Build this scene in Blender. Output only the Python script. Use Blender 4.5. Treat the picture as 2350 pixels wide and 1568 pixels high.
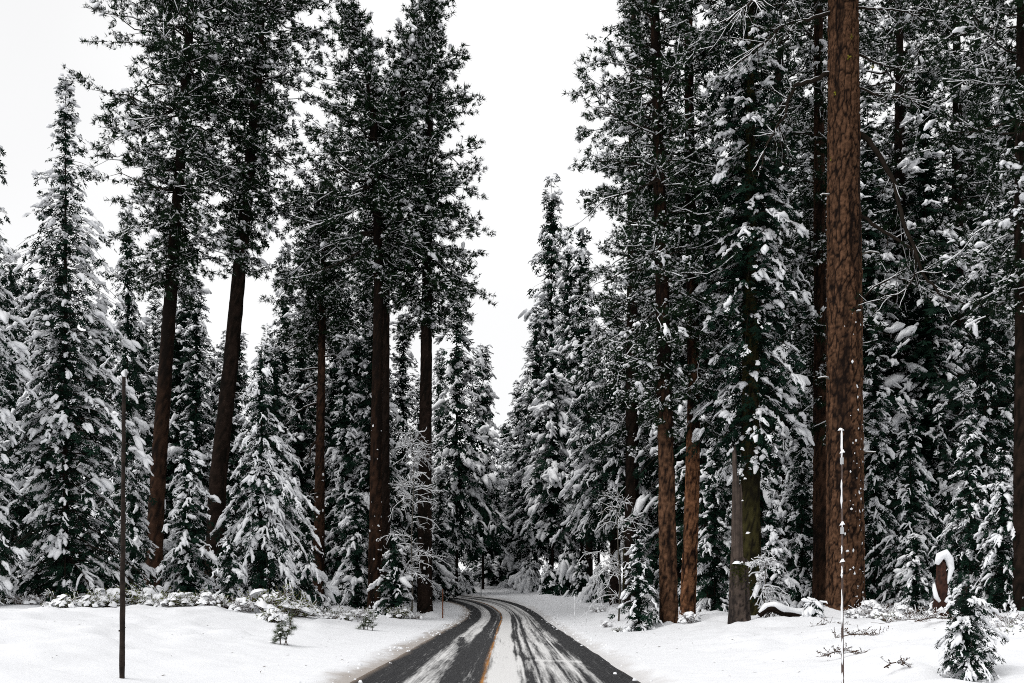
import bpy, math, random
import numpy as np
from math import radians as rad, pi

# ------------------------------------------------------------------ scene, camera, sky, sun
SC = bpy.context.scene
for o in list(bpy.data.objects):
    bpy.data.objects.remove(o)
COL = SC.collection
SC.render.engine = 'CYCLES'
SC.cycles.max_bounces = 6
SC.cycles.diffuse_bounces = 4
SC.cycles.glossy_bounces = 2
SC.cycles.use_denoising = False
SC.cycles.filter_width = 1.0
SC.view_settings.view_transform = 'Standard'
SC.view_settings.look = 'None'
SC.view_settings.gamma = 1.0
SC.view_settings.use_curve_mapping = False
SC.view_settings.exposure = 0.27

CAM_H = 1.85
cam = bpy.data.cameras.new('camera')
cam.sensor_width = 36.0
cam.lens = 995.0 / 1024.0 * 36.0
cam.shift_y = (586.0 - 341.5) / 1024.0
cam.clip_end = 3000.0
camo = bpy.data.objects.new('camera', cam)
COL.objects.link(camo)
camo.location = (0, 0, CAM_H)
camo.rotation_euler = (rad(90), 0, 0)
SC.camera = camo

SUN_EL, SUN_AZ = rad(54), rad(246)          # high, behind the camera and to its left, behind cloud
W = bpy.data.worlds.new('World')
SC.world = W
W.use_nodes = True
nt = W.node_tree
nt.nodes.clear()
wout = nt.nodes.new('ShaderNodeOutputWorld')
bg = nt.nodes.new('ShaderNodeBackground')
sky = nt.nodes.new('ShaderNodeTexSky')
sky.sky_type = 'NISHITA'
sky.sun_disc = False
sky.sun_elevation = SUN_EL
sky.sun_rotation = SUN_AZ
hs = nt.nodes.new('ShaderNodeHueSaturation')
hs.inputs['Saturation'].default_value = 0.25
tc = nt.nodes.new('ShaderNodeTexCoord')
nz = nt.nodes.new('ShaderNodeTexNoise')
nz.inputs['Scale'].default_value = 1.5
nz.inputs['Detail'].default_value = 4
rp = nt.nodes.new('ShaderNodeMapRange')
rp.inputs['To Min'].default_value = 4.9
rp.inputs['To Max'].default_value = 8.4
cc = nt.nodes.new('ShaderNodeCombineColor')
mixw = nt.nodes.new('ShaderNodeMix')
mixw.data_type = 'RGBA'
mixw.inputs['Factor'].default_value = 0.9
nt.links.new(tc.outputs['Generated'], nz.inputs['Vector'])
nt.links.new(nz.outputs['Fac'], rp.inputs['Value'])
for ch in ('Red', 'Green', 'Blue'):
    nt.links.new(rp.outputs['Result'], cc.inputs[ch])
nt.links.new(sky.outputs['Color'], hs.inputs['Color'])
nt.links.new(hs.outputs['Color'], mixw.inputs['A'])
nt.links.new(cc.outputs['Color'], mixw.inputs['B'])
nt.links.new(mixw.outputs['Result'], bg.inputs['Color'])
bg.inputs['Strength'].default_value = 0.125
nt.links.new(bg.outputs['Background'], wout.inputs['Surface'])

sun = bpy.data.lights.new('sun', 'SUN')
sun.energy = 1.5
sun.angle = rad(38)
sun.color = (1.0, 0.98, 0.95)
suno = bpy.data.objects.new('sun', sun)
COL.objects.link(suno)
suno.rotation_euler = (rad(90) - SUN_EL, 0, rad(180) - SUN_AZ)

# ------------------------------------------------------------------ small maths
rng = np.random.default_rng(7)
_T = np.random.default_rng(11).random((256, 256))


def vnoise(x, y):
    xi = np.floor(x).astype(int); yi = np.floor(y).astype(int)
    fx = x - xi; fy = y - yi
    fx = fx * fx * (3 - 2 * fx); fy = fy * fy * (3 - 2 * fy)
    a = _T[xi % 256, yi % 256]; b = _T[(xi + 1) % 256, yi % 256]
    c = _T[xi % 256, (yi + 1) % 256]; d = _T[(xi + 1) % 256, (yi + 1) % 256]
    return (a * (1 - fx) + b * fx) * (1 - fy) + (c * (1 - fx) + d * fx) * fy - 0.5


def fbm(x, y, o=4):
    s = 0; a = 1.0
    for i in range(o):
        s = s + a * vnoise(x * 2 ** i + 17.3 * i, y * 2 ** i + 5.1 * i)
        a *= 0.5
    return s


def ss(a, b, x):
    t = np.clip((x - a) / (b - a), 0, 1)
    return t * t * (3 - 2 * t)


K = 4.379e-4          # metres per photograph pixel and metre of distance


def wx(X, d): return (X - 1175.0) * K * d
def wz(Y, d): return CAM_H + (1345.0 - Y) * K * d


def norm(v): return v / np.maximum(np.linalg.norm(v, axis=-1, keepdims=True), 1e-9)

# ------------------------------------------------------------------ materials


def material(name, base, rough=0.8, var=0.0, vscale=3.0, bump=0.0, bscale=30.0, attr=None, second=None):
    """base colour with noise variation; attr mixes towards a second colour by a stored value (bark fissures and painted crown shade, dirt)"""
    m = bpy.data.materials.new(name); m.use_nodes = True
    n = m.node_tree.nodes; l = m.node_tree.links
    b = n['Principled BSDF']; b.inputs['Roughness'].default_value = rough
    b.inputs['Specular IOR Level'].default_value = 0.03 if 'needles' in name or 'bark' in name else 0.2
    b.inputs['Base Color'].default_value = (*base, 1)
    t = n.new('ShaderNodeTexCoord')
    col = None
    if var:
        z = n.new('ShaderNodeTexNoise'); z.inputs['Scale'].default_value = vscale; z.inputs['Detail'].default_value = 5
        l.new(t.outputs['Object'], z.inputs['Vector'])
        r = n.new('ShaderNodeMapRange'); r.inputs['From Min'].default_value = .3; r.inputs['From Max'].default_value = .7
        r.inputs['To Min'].default_value = 1 - var; r.inputs['To Max'].default_value = 1 + var
        l.new(z.outputs['Fac'], r.inputs['Value'])
        v = n.new('ShaderNodeVectorMath'); v.operation = 'SCALE'; v.inputs[0].default_value = base
        l.new(r.outputs['Result'], v.inputs['Scale'])
        col = v.outputs['Vector']
    if attr:
        a = n.new('ShaderNodeAttribute'); a.attribute_name = attr
        mx = n.new('ShaderNodeMix'); mx.data_type = 'RGBA'
        mx.inputs['A'].default_value = (*base, 1); mx.inputs['B'].default_value = (*second, 1)
        if col: l.new(col, mx.inputs['A'])
        l.new(a.outputs['Fac'], mx.inputs['Factor'])
        col = mx.outputs['Result']
    if col: l.new(col, b.inputs['Base Color'])
    if bump:
        z = n.new('ShaderNodeTexNoise'); z.inputs['Scale'].default_value = bscale; z.inputs['Detail'].default_value = 4
        l.new(t.outputs['Object'], z.inputs['Vector'])
        bp = n.new('ShaderNodeBump'); bp.inputs['Strength'].default_value = bump; bp.inputs['Distance'].default_value = .03
        l.new(z.outputs['Fac'], bp.inputs['Height']); l.new(bp.outputs['Normal'], b.inputs['Normal'])
    return m


M = {}
M['snow'] = material('snow', (.86, .87, .89), .7, .03, 2.0, .25, 14)
M['snow_ground'] = material('snow_ground', (.79, .80, .825), .75, .02, 1.2, .45, 9, 'dirt', (.30, .255, .215))
M['fir'] = material('fir_needles', (.006, .0175, .011), .6, .5, 1.2)
M['pine'] = material('pine_needles', (.009, .019, .009), .6, .5, 1.2)
M['sapling'] = material('young_needles', (.055, .075, .035), .6, .4, 4)
M['leaf'] = material('shrub_leaves', (.11, .13, .03), .5, .5, 6)
M['twig'] = material('twig_bark', (.022, .017, .013), .85, .3, 3)
M['greytwig'] = material('pale_twig_bark', (.10, .09, .075), .85, .3, 3)
M['brush'] = material('brown_twigs', (.06, .035, .022), .85, .4, 5)
M['bark_dark'] = material('dark_bark', (.020, .013, .010), .9, .35, 3, .5, 30, 'fissure_and_shade', (.006, .005, .004))
M['bark_brown'] = material('brown_bark', (.042, .022, .014), .9, .4, 3, .5, 30, 'fissure_and_shade', (.008, .006, .005))
M['bark_orange'] = material('orange_bark', (.100, .052, .030), .9, .6, 7, .6, 30, 'fissure_and_shade', (.009, .006, .005))
M['bark_bright'] = material('bright_orange_bark', (.165, .078, .040), .9, .6, 7, .6, 30, 'fissure_and_shade', (.010, .006, .005))
M['bark_moss'] = material('mossy_bark', (.036, .032, .012), .95, .6, 1.6, .6, 25, 'fissure_and_shade', (.008, .007, .005))
M['deadwood'] = material('grey_dead_wood', (.065, .048, .039), .9, .5, 2.5, .5, 20, 'fissure_and_shade', (.012, .009, .008))
M['redwood'] = material('red_rotten_wood', (.050, .020, .013), .9, .5, 3, .6, 20, 'fissure_and_shade', (.02, .01, .008))
M['moss'] = material('moss', (.055, .060, .012), 1.0, .5, 6, .8, 60)
M['lichen'] = material('yellow_lichen', (.32, .30, .035), 1.0, .3, 20)
M['pole'] = material('charred_pole_wood', (.020, .014, .011), .9, .6, 8, .6, 40)
M['steel'] = material('weathered_steel', (.085, .060, .052), .6, .4, 10, .3, 60)
M['reflector'] = material('grey_reflector', (.42, .43, .44), .35)
M['stake'] = material('orange_brown_stake', (.16, .06, .03), .7, .3, 8)

# road surface: asphalt, packed and dusted snow, yellow line; snow and line come from stored values
m = bpy.data.materials.new('snowy_asphalt'); m.use_nodes = True
n = m.node_tree.nodes; l = m.node_tree.links
b = n['Principled BSDF']
tcr = n.new('ShaderNodeTexCoord')
asn = n.new('ShaderNodeTexNoise'); asn.inputs['Scale'].default_value = 45; asn.inputs['Detail'].default_value = 6
l.new(tcr.outputs['Object'], asn.inputs['Vector'])
asr = n.new('ShaderNodeValToRGB')
asr.color_ramp.elements[0].color = (.010, .010, .011, 1); asr.color_ramp.elements[1].color = (.030, .030, .033, 1)
l.new(asn.outputs['Fac'], asr.inputs['Fac'])
aline = n.new('ShaderNodeAttribute'); aline.attribute_name = 'line'
mxl = n.new('ShaderNodeMix'); mxl.data_type = 'RGBA'; mxl.inputs['B'].default_value = (.42, .18, .035, 1)
l.new(aline.outputs['Fac'], mxl.inputs['Factor']); l.new(asr.outputs['Color'], mxl.inputs['A'])
asn2 = n.new('ShaderNodeTexNoise'); asn2.inputs['Scale'].default_value = 13; asn2.inputs['Detail'].default_value = 5
asn2.inputs['Roughness'].default_value = .75
l.new(tcr.outputs['Object'], asn2.inputs['Vector'])
asnow = n.new('ShaderNodeAttribute'); asnow.attribute_name = 'snow'
aac = n.new('ShaderNodeAttribute'); aac.attribute_name = 'across'
aal = n.new('ShaderNodeAttribute'); aal.attribute_name = 'along'
cxy = n.new('ShaderNodeCombineXYZ')
mu = n.new('ShaderNodeMath'); mu.operation = 'MULTIPLY'; mu.inputs[1].default_value = 120.0
ms = n.new('ShaderNodeMath'); ms.operation = 'MULTIPLY'; ms.inputs[1].default_value = .55
l.new(aac.outputs['Fac'], mu.inputs[0]); l.new(aal.outputs['Fac'], ms.inputs[0])
l.new(mu.outputs[0], cxy.inputs['X']); l.new(ms.outputs[0], cxy.inputs['Y'])
asn3 = n.new('ShaderNodeTexNoise'); asn3.inputs['Scale'].default_value = 1.0; asn3.inputs['Detail'].default_value = 4
l.new(cxy.outputs['Vector'], asn3.inputs['Vector'])
mixn = n.new('ShaderNodeMix'); mixn.inputs['Factor'].default_value = .5
l.new(asn2.outputs['Fac'], mixn.inputs['A']); l.new(asn3.outputs['Fac'], mixn.inputs['B'])
sm = n.new('ShaderNodeMath'); sm.operation = 'MULTIPLY_ADD'; sm.inputs[1].default_value = 1.9; sm.inputs[2].default_value = -.95
l.new(mixn.outputs['Result'], sm.inputs[0])
sa = n.new('ShaderNodeMath'); sa.operation = 'ADD'
l.new(asnow.outputs['Fac'], sa.inputs[0]); l.new(sm.outputs[0], sa.inputs[1])
sr = n.new('ShaderNodeMapRange'); sr.inputs['From Min'].default_value = .20; sr.inputs['From Max'].default_value = .78
l.new(sa.outputs[0], sr.inputs['Value'])
mxs = n.new('ShaderNodeMix'); mxs.data_type = 'RGBA'; mxs.inputs['B'].default_value = (.66, .655, .65, 1)
l.new(sr.outputs['Result'], mxs.inputs['Factor']); l.new(mxl.outputs['Result'], mxs.inputs['A'])
adirt = n.new('ShaderNodeAttribute'); adirt.attribute_name = 'dirt'
mxd = n.new('ShaderNodeMix'); mxd.data_type = 'RGBA'; mxd.inputs['B'].default_value = (.30, .235, .185, 1)
l.new(adirt.outputs['Fac'], mxd.inputs['Factor']); l.new(mxs.outputs['Result'], mxd.inputs['A'])
l.new(mxd.outputs['Result'], b.inputs['Base Color'])
rr = n.new('ShaderNodeMapRange'); rr.inputs['To Min'].default_value = .55; rr.inputs['To Max'].default_value = .8
l.new(sr.outputs['Result'], rr.inputs['Value']); l.new(rr.outputs['Result'], b.inputs['Roughness'])
b.inputs['Specular IOR Level'].default_value = .15
bpn = n.new('ShaderNodeBump'); bpn.inputs['Strength'].default_value = .4; bpn.inputs['Distance'].default_value = .02
l.new(sa.outputs[0], bpn.inputs['Height']); l.new(bpn.outputs['Normal'], b.inputs['Normal'])
M['road'] = m

# ------------------------------------------------------------------ mesh building


class Geo:
    def __init__(s):
        s.v = []; s.f = []; s.m = []; s.n = 0; s.att = {}

    def add(s, v, f, mat=0):
        v = np.asarray(v, float).reshape(-1, 3); f = np.asarray(f, int).reshape(-1, 3)
        s.v.append(v); s.f.append(f + s.n); s.m.append(np.full(len(f), mat)); s.n += len(v)

    def scatter(s, tv, tf, O, X, Y, Z, mat=0):
        """copies of a small shape, one per frame (axes carry the scale)"""
        if len(O) == 0: return
        V = O[:, None] + tv[None, :, 0:1] * X[:, None] + tv[None, :, 1:2] * Y[:, None] + tv[None, :, 2:3] * Z[:, None]
        F = tf[None] + (np.arange(len(O)) * len(tv))[:, None, None]
        s.add(V, F, mat)

    def tubes(s, P, R, sides=4, mat=0, lift=0.0, flat=1.0):
        """P (B,K,3) centre lines, R (B,K) radii; lift raises the tube by lift*R (snow lying on a limb)"""
        P = np.asarray(P, float); R = np.asarray(R, float)
        if len(P) == 0: return
        B, Kk, _ = P.shape
        T = norm(np.gradient(P, axis=1))
        up = np.where(np.abs(T[..., 2:3]) > .93, np.array([1., 0, 0]), np.array([0, 0, 1.]))
        S = norm(np.cross(T, up)); U = np.cross(S, T)
        P = P + np.array([0, 0, 1.]) * (lift * R)[..., None]
        a = np.arange(sides) * 2 * pi / sides + pi / 2
        V = P[:, :, None] + R[:, :, None, None] * (np.cos(a)[:, None] * S[:, :, None] + flat * np.sin(a)[:, None] * U[:, :, None])
        i = np.arange(Kk - 1)[:, None] * sides; j = np.arange(sides)[None]; j2 = (j + 1) % sides
        q = np.stack([i + j, i + j2, i + sides + j2, i + sides + j], -1).reshape(-1, 4)
        t = np.concatenate([q[:, [0, 1, 2]], q[:, [0, 2, 3]]])
        c = [[0, k + 1, k] for k in range(1, sides - 1)]
        e = (Kk - 1) * sides
        c += [[e, e + k, e + k + 1] for k in range(1, sides - 1)]
        t = np.concatenate([t, np.array(c)])
        F = t[None] + (np.arange(B) * Kk * sides)[:, None, None]
        s.add(V, F, mat)

    def mesh(s, name, mats, smooth=True, attrs=None):
        me = bpy.data.meshes.new(name)
        v = np.concatenate(s.v).astype(np.float32); f = np.concatenate(s.f).astype(np.int32)
        mi = np.concatenate(s.m).astype(np.int32)
        me.vertices.add(len(v)); me.vertices.foreach_set('co', v.ravel())
        me.loops.add(len(f) * 3); me.loops.foreach_set('vertex_index', f.ravel())
        me.polygons.add(len(f))
        me.polygons.foreach_set('loop_start', np.arange(0, len(f) * 3, 3, dtype=np.int32))
        me.polygons.foreach_set('material_index', mi)
        me.polygons.foreach_set('use_smooth', np.full(len(f), smooth))
        for x in mats: me.materials.append(M[x])
        for k, a in (attrs or {}).items():
            at = me.attributes.new(k, 'FLOAT', 'POINT'); at.data.foreach_set('value', np.asarray(a, np.float32))
        me.update(calc_edges=True)
        global TRIS
        TRIS += len(f)
        return me

    def build(s, name, mats, parent=None, smooth=True, attrs=None):
        o = bpy.data.objects.new(name, s.mesh(name, mats, smooth, attrs))
        if name in STUFF: o['kind'] = 'stuff'
        COL.objects.link(o)
        if parent is not None: o.parent = parent
        return o


TRIS = 0
STUFF = {'snow_load', 'snow_flecks', 'moss_patch', 'knots', 'side_twigs', 'snow_crust', 'limb_snow', 'needles', 'leaves', 'stems', 'branches', 'roots', 'lichen', 'snow_cap'}


def thing(name, label, cat, loc, group=None, rz=0.0):
    o = bpy.data.objects.new(name, None); COL.objects.link(o)
    o.location = loc; o.rotation_euler = (0, 0, rz); o.empty_display_size = .3
    o['label'] = label; o['category'] = cat
    if group: o['group'] = group
    return o


def copy_thing(src, label, loc, rz, sc, group=None):
    r = src.copy(); COL.objects.link(r)
    r.location = loc; r.rotation_euler = (0, 0, rz); r.scale = sc; r['label'] = label
    if group: r['group'] = group
    elif 'group' in r: del r['group']
    for c in list(src.children):
        k = c.copy(); COL.objects.link(k); k.parent = r
        for g in list(c.children):
            q = g.copy(); COL.objects.link(q); q.parent = k
    return r

# ------------------------------------------------------------------ ground and road
ZPX = [-400, -60, 0, 19, 40, 52, 60, 66, 70, 75, 80, 86, 92, 110, 150, 300, 900]
ZPZ = [0.6, .3, .05, 0, -.2, -.33, -.30, -.12, .08, .45, .78, 1.02, 1.25, 1.9, 3.2, 7, 12]


def zp(y):
    return (np.interp(y - 1.5, ZPX, ZPZ) + np.interp(y, ZPX, ZPZ) + np.interp(y + 1.5, ZPX, ZPZ)) / 3


EDGE_L = np.array([(-3.0, -60), (-3.1, 5), (-3.13, 19), (-3.2, 40), (-3.25, 52), (-3.1, 58), (-2.95, 64), (-3.1, 70), (-4.0, 75), (-5.6, 79), (-8.0, 82.3), (-12, 85.5), (-20, 90), (-60, 106)], float)
EDGE_R = np.array([(2.6, -60), (2.52, 5), (2.48, 19), (2.38, 40), (2.32, 52), (2.2, 58), (2.0, 64), (1.5, 70), (0.0, 77), (-2.9, 83.6), (-7.6, 89.3), (-13, 93.5), (-22, 98.5), (-60, 113)], float)


def resample(P, nn=420):
    t = np.concatenate([[0], np.cumsum(np.hypot(*np.diff(P, axis=0).T))]); t /= t[-1]
    q = np.linspace(0, 1, nn)
    # same parameter spacing for both edges: index-based so that the rows of the road stay paired
    u = np.linspace(0, len(P) - 1, nn)
    i = np.clip(u.astype(int), 0, len(P) - 2); f = u - i
    Pm = np.vstack([2 * P[0] - P[1], P, 2 * P[-1] - P[-2]])
    a, b_, c, d = Pm[i], Pm[i + 1], Pm[i + 2], Pm[i + 3]
    da = np.linalg.norm(b_ - a, axis=1, keepdims=True); db = np.linalg.norm(c - b_, axis=1, keepdims=True); dc = np.linalg.norm(d - c, axis=1, keepdims=True)
    m1 = ((b_ - a) / da * db + (c - b_) / db * da) / (da + db) * db
    m2 = ((c - b_) / db * dc + (d - c) / dc * db) / (db + dc) * db
    f = f[:, None]
    return (2 * f**3 - 3 * f**2 + 1) * b_ + (f**3 - 2 * f**2 + f) * m1 + (-2 * f**3 + 3 * f**2) * c + (f**3 - f**2) * m2


RL, RR = resample(EDGE_L), resample(EDGE_R)
RC = (RL + RR) / 2
RW = np.linalg.norm(RR - RL, axis=1) / 2
RT = norm(np.gradient(RC, axis=0))


def offset(x, y):
    """distance outside the road edge (negative on the road) and side (-1 left, +1 right)"""
    x = np.atleast_1d(np.asarray(x, float)); y = np.atleast_1d(np.asarray(y, float))
    e = np.empty(len(x)); sd = np.empty(len(x))
    for i in range(0, len(x), 20000):
        dx = x[i:i + 20000, None] - RC[None, :, 0]; dy = y[i:i + 20000, None] - RC[None, :, 1]
        k = np.argmin(dx * dx + dy * dy, axis=1); r = np.arange(len(k))
        t = RT[k]; ddx = dx[r, k]; ddy = dy[r, k]
        c = t[:, 0] * ddy - t[:, 1] * ddx
        along = np.maximum(np.abs(t[:, 0] * ddx + t[:, 1] * ddy) - .6, 0)
        e[i:i + 20000] = np.hypot(c, along) - RW[k]; sd[i:i + 20000] = -np.sign(c)
    return e, sd


def ground_z(x, y):
    x = np.atleast_1d(np.asarray(x, float)); y = np.atleast_1d(np.asarray(y, float))
    e, sd = offset(x, y)
    e = e + .12 * fbm(x * .9, y * .30, 3) * ss(-1, .4, e)
    far = 1 - .55 * ss(56, 74, y)
    bl = .12 * ss(-.1, .7, e) + 1.02 * ss(.4, 11, e) * far
    br = .12 * ss(-.1, .7, e) + .72 * ss(.6, 9.5, e) * far
    bank = np.where(sd < 0, bl, br)
    rough = ss(.6, 5, e)
    lump = .26 * fbm(x * .20, y * .16, 2) + .11 * fbm(x * .8 + 3, y * .8, 3) * (1 + 1.3 * ss(4.5, 8, x)) + .07 * np.abs(fbm(x * 2.1, y * 1.6, 2)) * ss(4.5, 8, x)
    lump = lump + .06 * fbm(x * 1.7 + 3, y * 1.1, 3) + .13 * ss(.05, .5, fbm(x * 1.1 + 9, y * .55 + 4, 2)) * ss(1.5, 5, e) - .09 * ss(.32, .6, fbm(x * 1.4 + 60, y * .9 + 14, 2)) + .035 * fbm(x * 4.5, y * 3.5, 2)
    z = zp(y) + bank + rough * lump + .03 * fbm(x * 3.1, y * 3.1, 2) * ss(0, 1, e)
    return z - .10 * (1 - ss(-.35, .02, e))


def tz(x, y): return float(ground_z(x, y)[0])


def hit(X, Y, lo=8.0, hi=75.0):
    """distance at which the line of sight through a photograph point meets the ground"""
    d = np.linspace(lo, hi, 900)
    k = np.nonzero(ground_z(wx(X, d), d) >= wz(Y, d))[0]
    return float(d[k[0]]) if len(k) else hi


xs = np.concatenate([[-900, -500, -250, -150, -100, -70], np.arange(-52, -16, .7), np.arange(-16, -6, .22), np.arange(-6, -4.2, .13), np.arange(-4.2, -2.4, .08), np.arange(-2.4, 1.6, .5), np.arange(1.6, 3.4, .08), np.arange(3.4, 5.4, .13), np.arange(5.4, 14, .24), np.arange(14, 52, 1.0), [70, 100, 150, 250, 500, 900]])
ys = np.concatenate([[-300, -120, -60, -30, -10, 0, 6], np.arange(10, 14, .4), np.arange(14, 30, .2), np.arange(30, 62, .5), np.arange(62, 96, .4), np.arange(96, 140, 3), [160, 200, 300, 500, 900]])
gx, gy = np.meshgrid(xs, ys)
gzv = ground_z(gx.ravel(), gy.ravel())
ev, sdv = offset(gx.ravel(), gy.ravel())
nx_, ny_ = len(xs), len(ys)
idx = np.arange(nx_ * ny_).reshape(ny_, nx_)
q = np.stack([idx[:-1, :-1], idx[:-1, 1:], idx[1:, 1:], idx[1:, :-1]], -1).reshape(-1, 4)
dirtn = fbm(gx.ravel() * 1.3, gy.ravel() * .5, 4) + .5 * fbm(gx.ravel() * 7, gy.ravel() * 4, 2)
dirt = np.clip((1 - ss(.0, .62, ev + .35 * dirtn)) * 1.0, 0, .92) * (.55 + .3 * (sdv < 0))
dirt = np.where(sdv > 0, dirt * .75, dirt)
g = Geo(); g.add(np.stack([gx.ravel(), gy.ravel(), gzv], -1), np.concatenate([q[:, [0, 1, 2]], q[:, [0, 2, 3]]]))
go = g.build('snowy_ground', ['snow_ground'], None, True, {'dirt': dirt})
go['kind'] = 'structure'

# road ribbon: rows along the road, columns across it
row = np.concatenate([np.arange(0, 419, 1.0)])
fine = []
dcum = np.concatenate([[0], np.cumsum(np.hypot(*np.diff(RC, axis=0).T))])
ystart = np.interp(14, RC[:120, 1], dcum[:120])
s_rows = np.concatenate([np.arange(0, ystart, 2.5), np.arange(ystart, ystart + 48, .28), np.arange(ystart + 48, ystart + 95, .45), np.arange(ystart + 95, dcum[-1], 2)])
lx = np.stack([np.interp(s_rows, dcum, RL[:, k]) for k in (0, 1)], -1)
rx = np.stack([np.interp(s_rows, dcum, RR[:, k]) for k in (0, 1)], -1)
u = np.concatenate([[-.06], np.linspace(-.02, 1.02, 108), [1.06]])
P = lx[:, None] * (1 - u[None, :, None]) + rx[:, None] * u[None, :, None]
S = np.repeat((s_rows - ystart + 14)[:, None], len(u), 1)      # about the distance from the camera
Uc = np.repeat(u[None], len(s_rows), 0)
Z = zp(P[..., 1]) + .03 * (1 - (2 * Uc - 1) ** 2)


def band(a, b_, w=.018):
    wob = .013 * fbm(S * .16 + 40 * a, Uc * 0 + 11 * b_, 2) * 2
    return ss(a - w, a + w, Uc + wob) * (1 - ss(b_ - w, b_ + w, Uc + wob))


streak = fbm(Uc * 62, S * .07, 3)          # long streaks dragged along the road by tyres
streak2 = fbm(Uc * 120 + 7, S * .16, 2)
patch = fbm(Uc * 6, S * .16, 3)
sn = np.full_like(Uc, .06) + .10 * streak + .05 * patch
b1 = band(.19, .315)                         # dusted strip between the left lane's wheel tracks
sn += b1 * (.36 + .30 * streak + .35 * patch + .22 * ss(32, 46, S))
sn += band(.40, .452) * (.16 + .5 * streak)
b3 = band(.463, .575)                        # packed snow right of the centre line
sn += b3 * (.86 + .35 * patch)
b4 = band(.575, .70)
sn += b4 * (.30 + 1.05 * streak + .35 * streak2)
b5 = band(.70, .745)
sn += b5 * (.70 + .35 * patch)
b6 = band(.745, .868, .022)
sn += b6 * (.44 + .70 * streak + .3 * streak2 + .2 * patch)
b7 = ss(.975, 1.02, Uc)
sn += b7 * (.4 + .5 * streak)
sn += (1 - ss(-.01, .035, Uc)) * (.35 + .6 * patch)
# a car once crossed over: dark swerve through the dusted strip, scrape across the packed snow
c1 = np.interp(S, [18, 24, 30, 33, 35, 37, 39], [.335, .335, .30, .265, .25, .235, .22])
dk = (np.abs(Uc - c1) < (.024 + .01 * vnoise(S, Uc * 3))) * (S > 19) * (S < 39.5)
sn = np.where(dk, sn * .3 + .02, sn)
c2 = np.interp(S, [25, 29, 34, 39], [.64, .585, .52, .465])
w2 = ss(.03, .012, np.abs(Uc - c2)) if False else (1 - ss(.008, .032, np.abs(Uc - c2)))
sn = sn - w2 * (S > 25) * (S < 40) * (.28 + .5 * streak2)
c3 = (1 - ss(.12, .45, np.abs(S - 25.2 + 2.0 * (Uc - .7)))) * ss(.6, .66, Uc) * (1 - ss(.86, .9, Uc))
sn = sn + .22 * c3
line = (1 - ss(.005, .011, np.abs(Uc - .457 - .004 * vnoise(S * .2, Uc * 0)))) * np.clip(.85 + 1.1 * fbm(S * .5, Uc * 30, 3), 0, 1)
sn = np.where(line > .3, np.clip(sn, 0, .16 + .32 * np.clip(fbm(S * .35 + 3, Uc * 20, 2) * 2, 0, 1)), sn)
stain = (1 - ss(.01, .05, np.abs(Uc - .47))) * np.clip(.22 + .5 * fbm(S * .3, Uc * 12, 3), 0, .4)
rd = np.clip((1 - ss(-.01, .05, Uc + .03 * dirt.mean() + .025 * fbm(S * .6, Uc * 8, 3))) * .9, 0, 1) + np.clip(ss(.985, 1.03, Uc + .02 * fbm(S * .6, Uc * 9, 3)) * .5, 0, 1)
ncol = len(u); nrow = len(s_rows)
idx = np.arange(ncol * nrow).reshape(nrow, ncol)
q = np.stack([idx[:-1, :-1], idx[:-1, 1:], idx[1:, 1:], idx[1:, :-1]], -1).reshape(-1, 4)
g = Geo(); g.add(np.concatenate([P, Z[..., None]], -1), np.concatenate([q[:, [0, 1, 2]], q[:, [0, 2, 3]]]))
ro = g.build('road', ['road'], None, True, {'across': Uc.ravel(), 'along': S.ravel(), 'snow': np.clip(sn, 0, 1.2).ravel(), 'line': line.ravel(), 'dirt': np.clip(rd, 0, .8).ravel() * .8})
ro['kind'] = 'structure'

# ------------------------------------------------------------------ trunks


def cells(uu, vv, nu, seed):
    """cell noise on a cylinder: distance to the border between bark plates, and a value per plate"""
    r = np.random.default_rng(seed); nv = 512
    jx = r.random((nu, nv)); jy = r.random((nu, nv)); tv = r.random((nu, nv))
    ui = np.floor(uu).astype(int); vi = np.floor(vv).astype(int)
    f1 = np.full(uu.shape, 9.0); f2 = np.full(uu.shape, 9.0); tone = np.zeros(uu.shape)
    for a in (-1, 0, 1):
        for c in (-1, 0, 1):
            cu, cv = ui + a, vi + c
            dx = cu + jx[cu % nu, cv % nv] - uu; dy = cv + jy[cu % nu, cv % nv] - vv
            d = np.hypot(dx, dy); t = tv[cu % nu, cv % nv]
            near = d < f1
            f2 = np.where(near, f1, np.minimum(f2, d)); tone = np.where(near, t, tone); f1 = np.where(near, d, f1)
    return f2 - f1, tone


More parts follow.
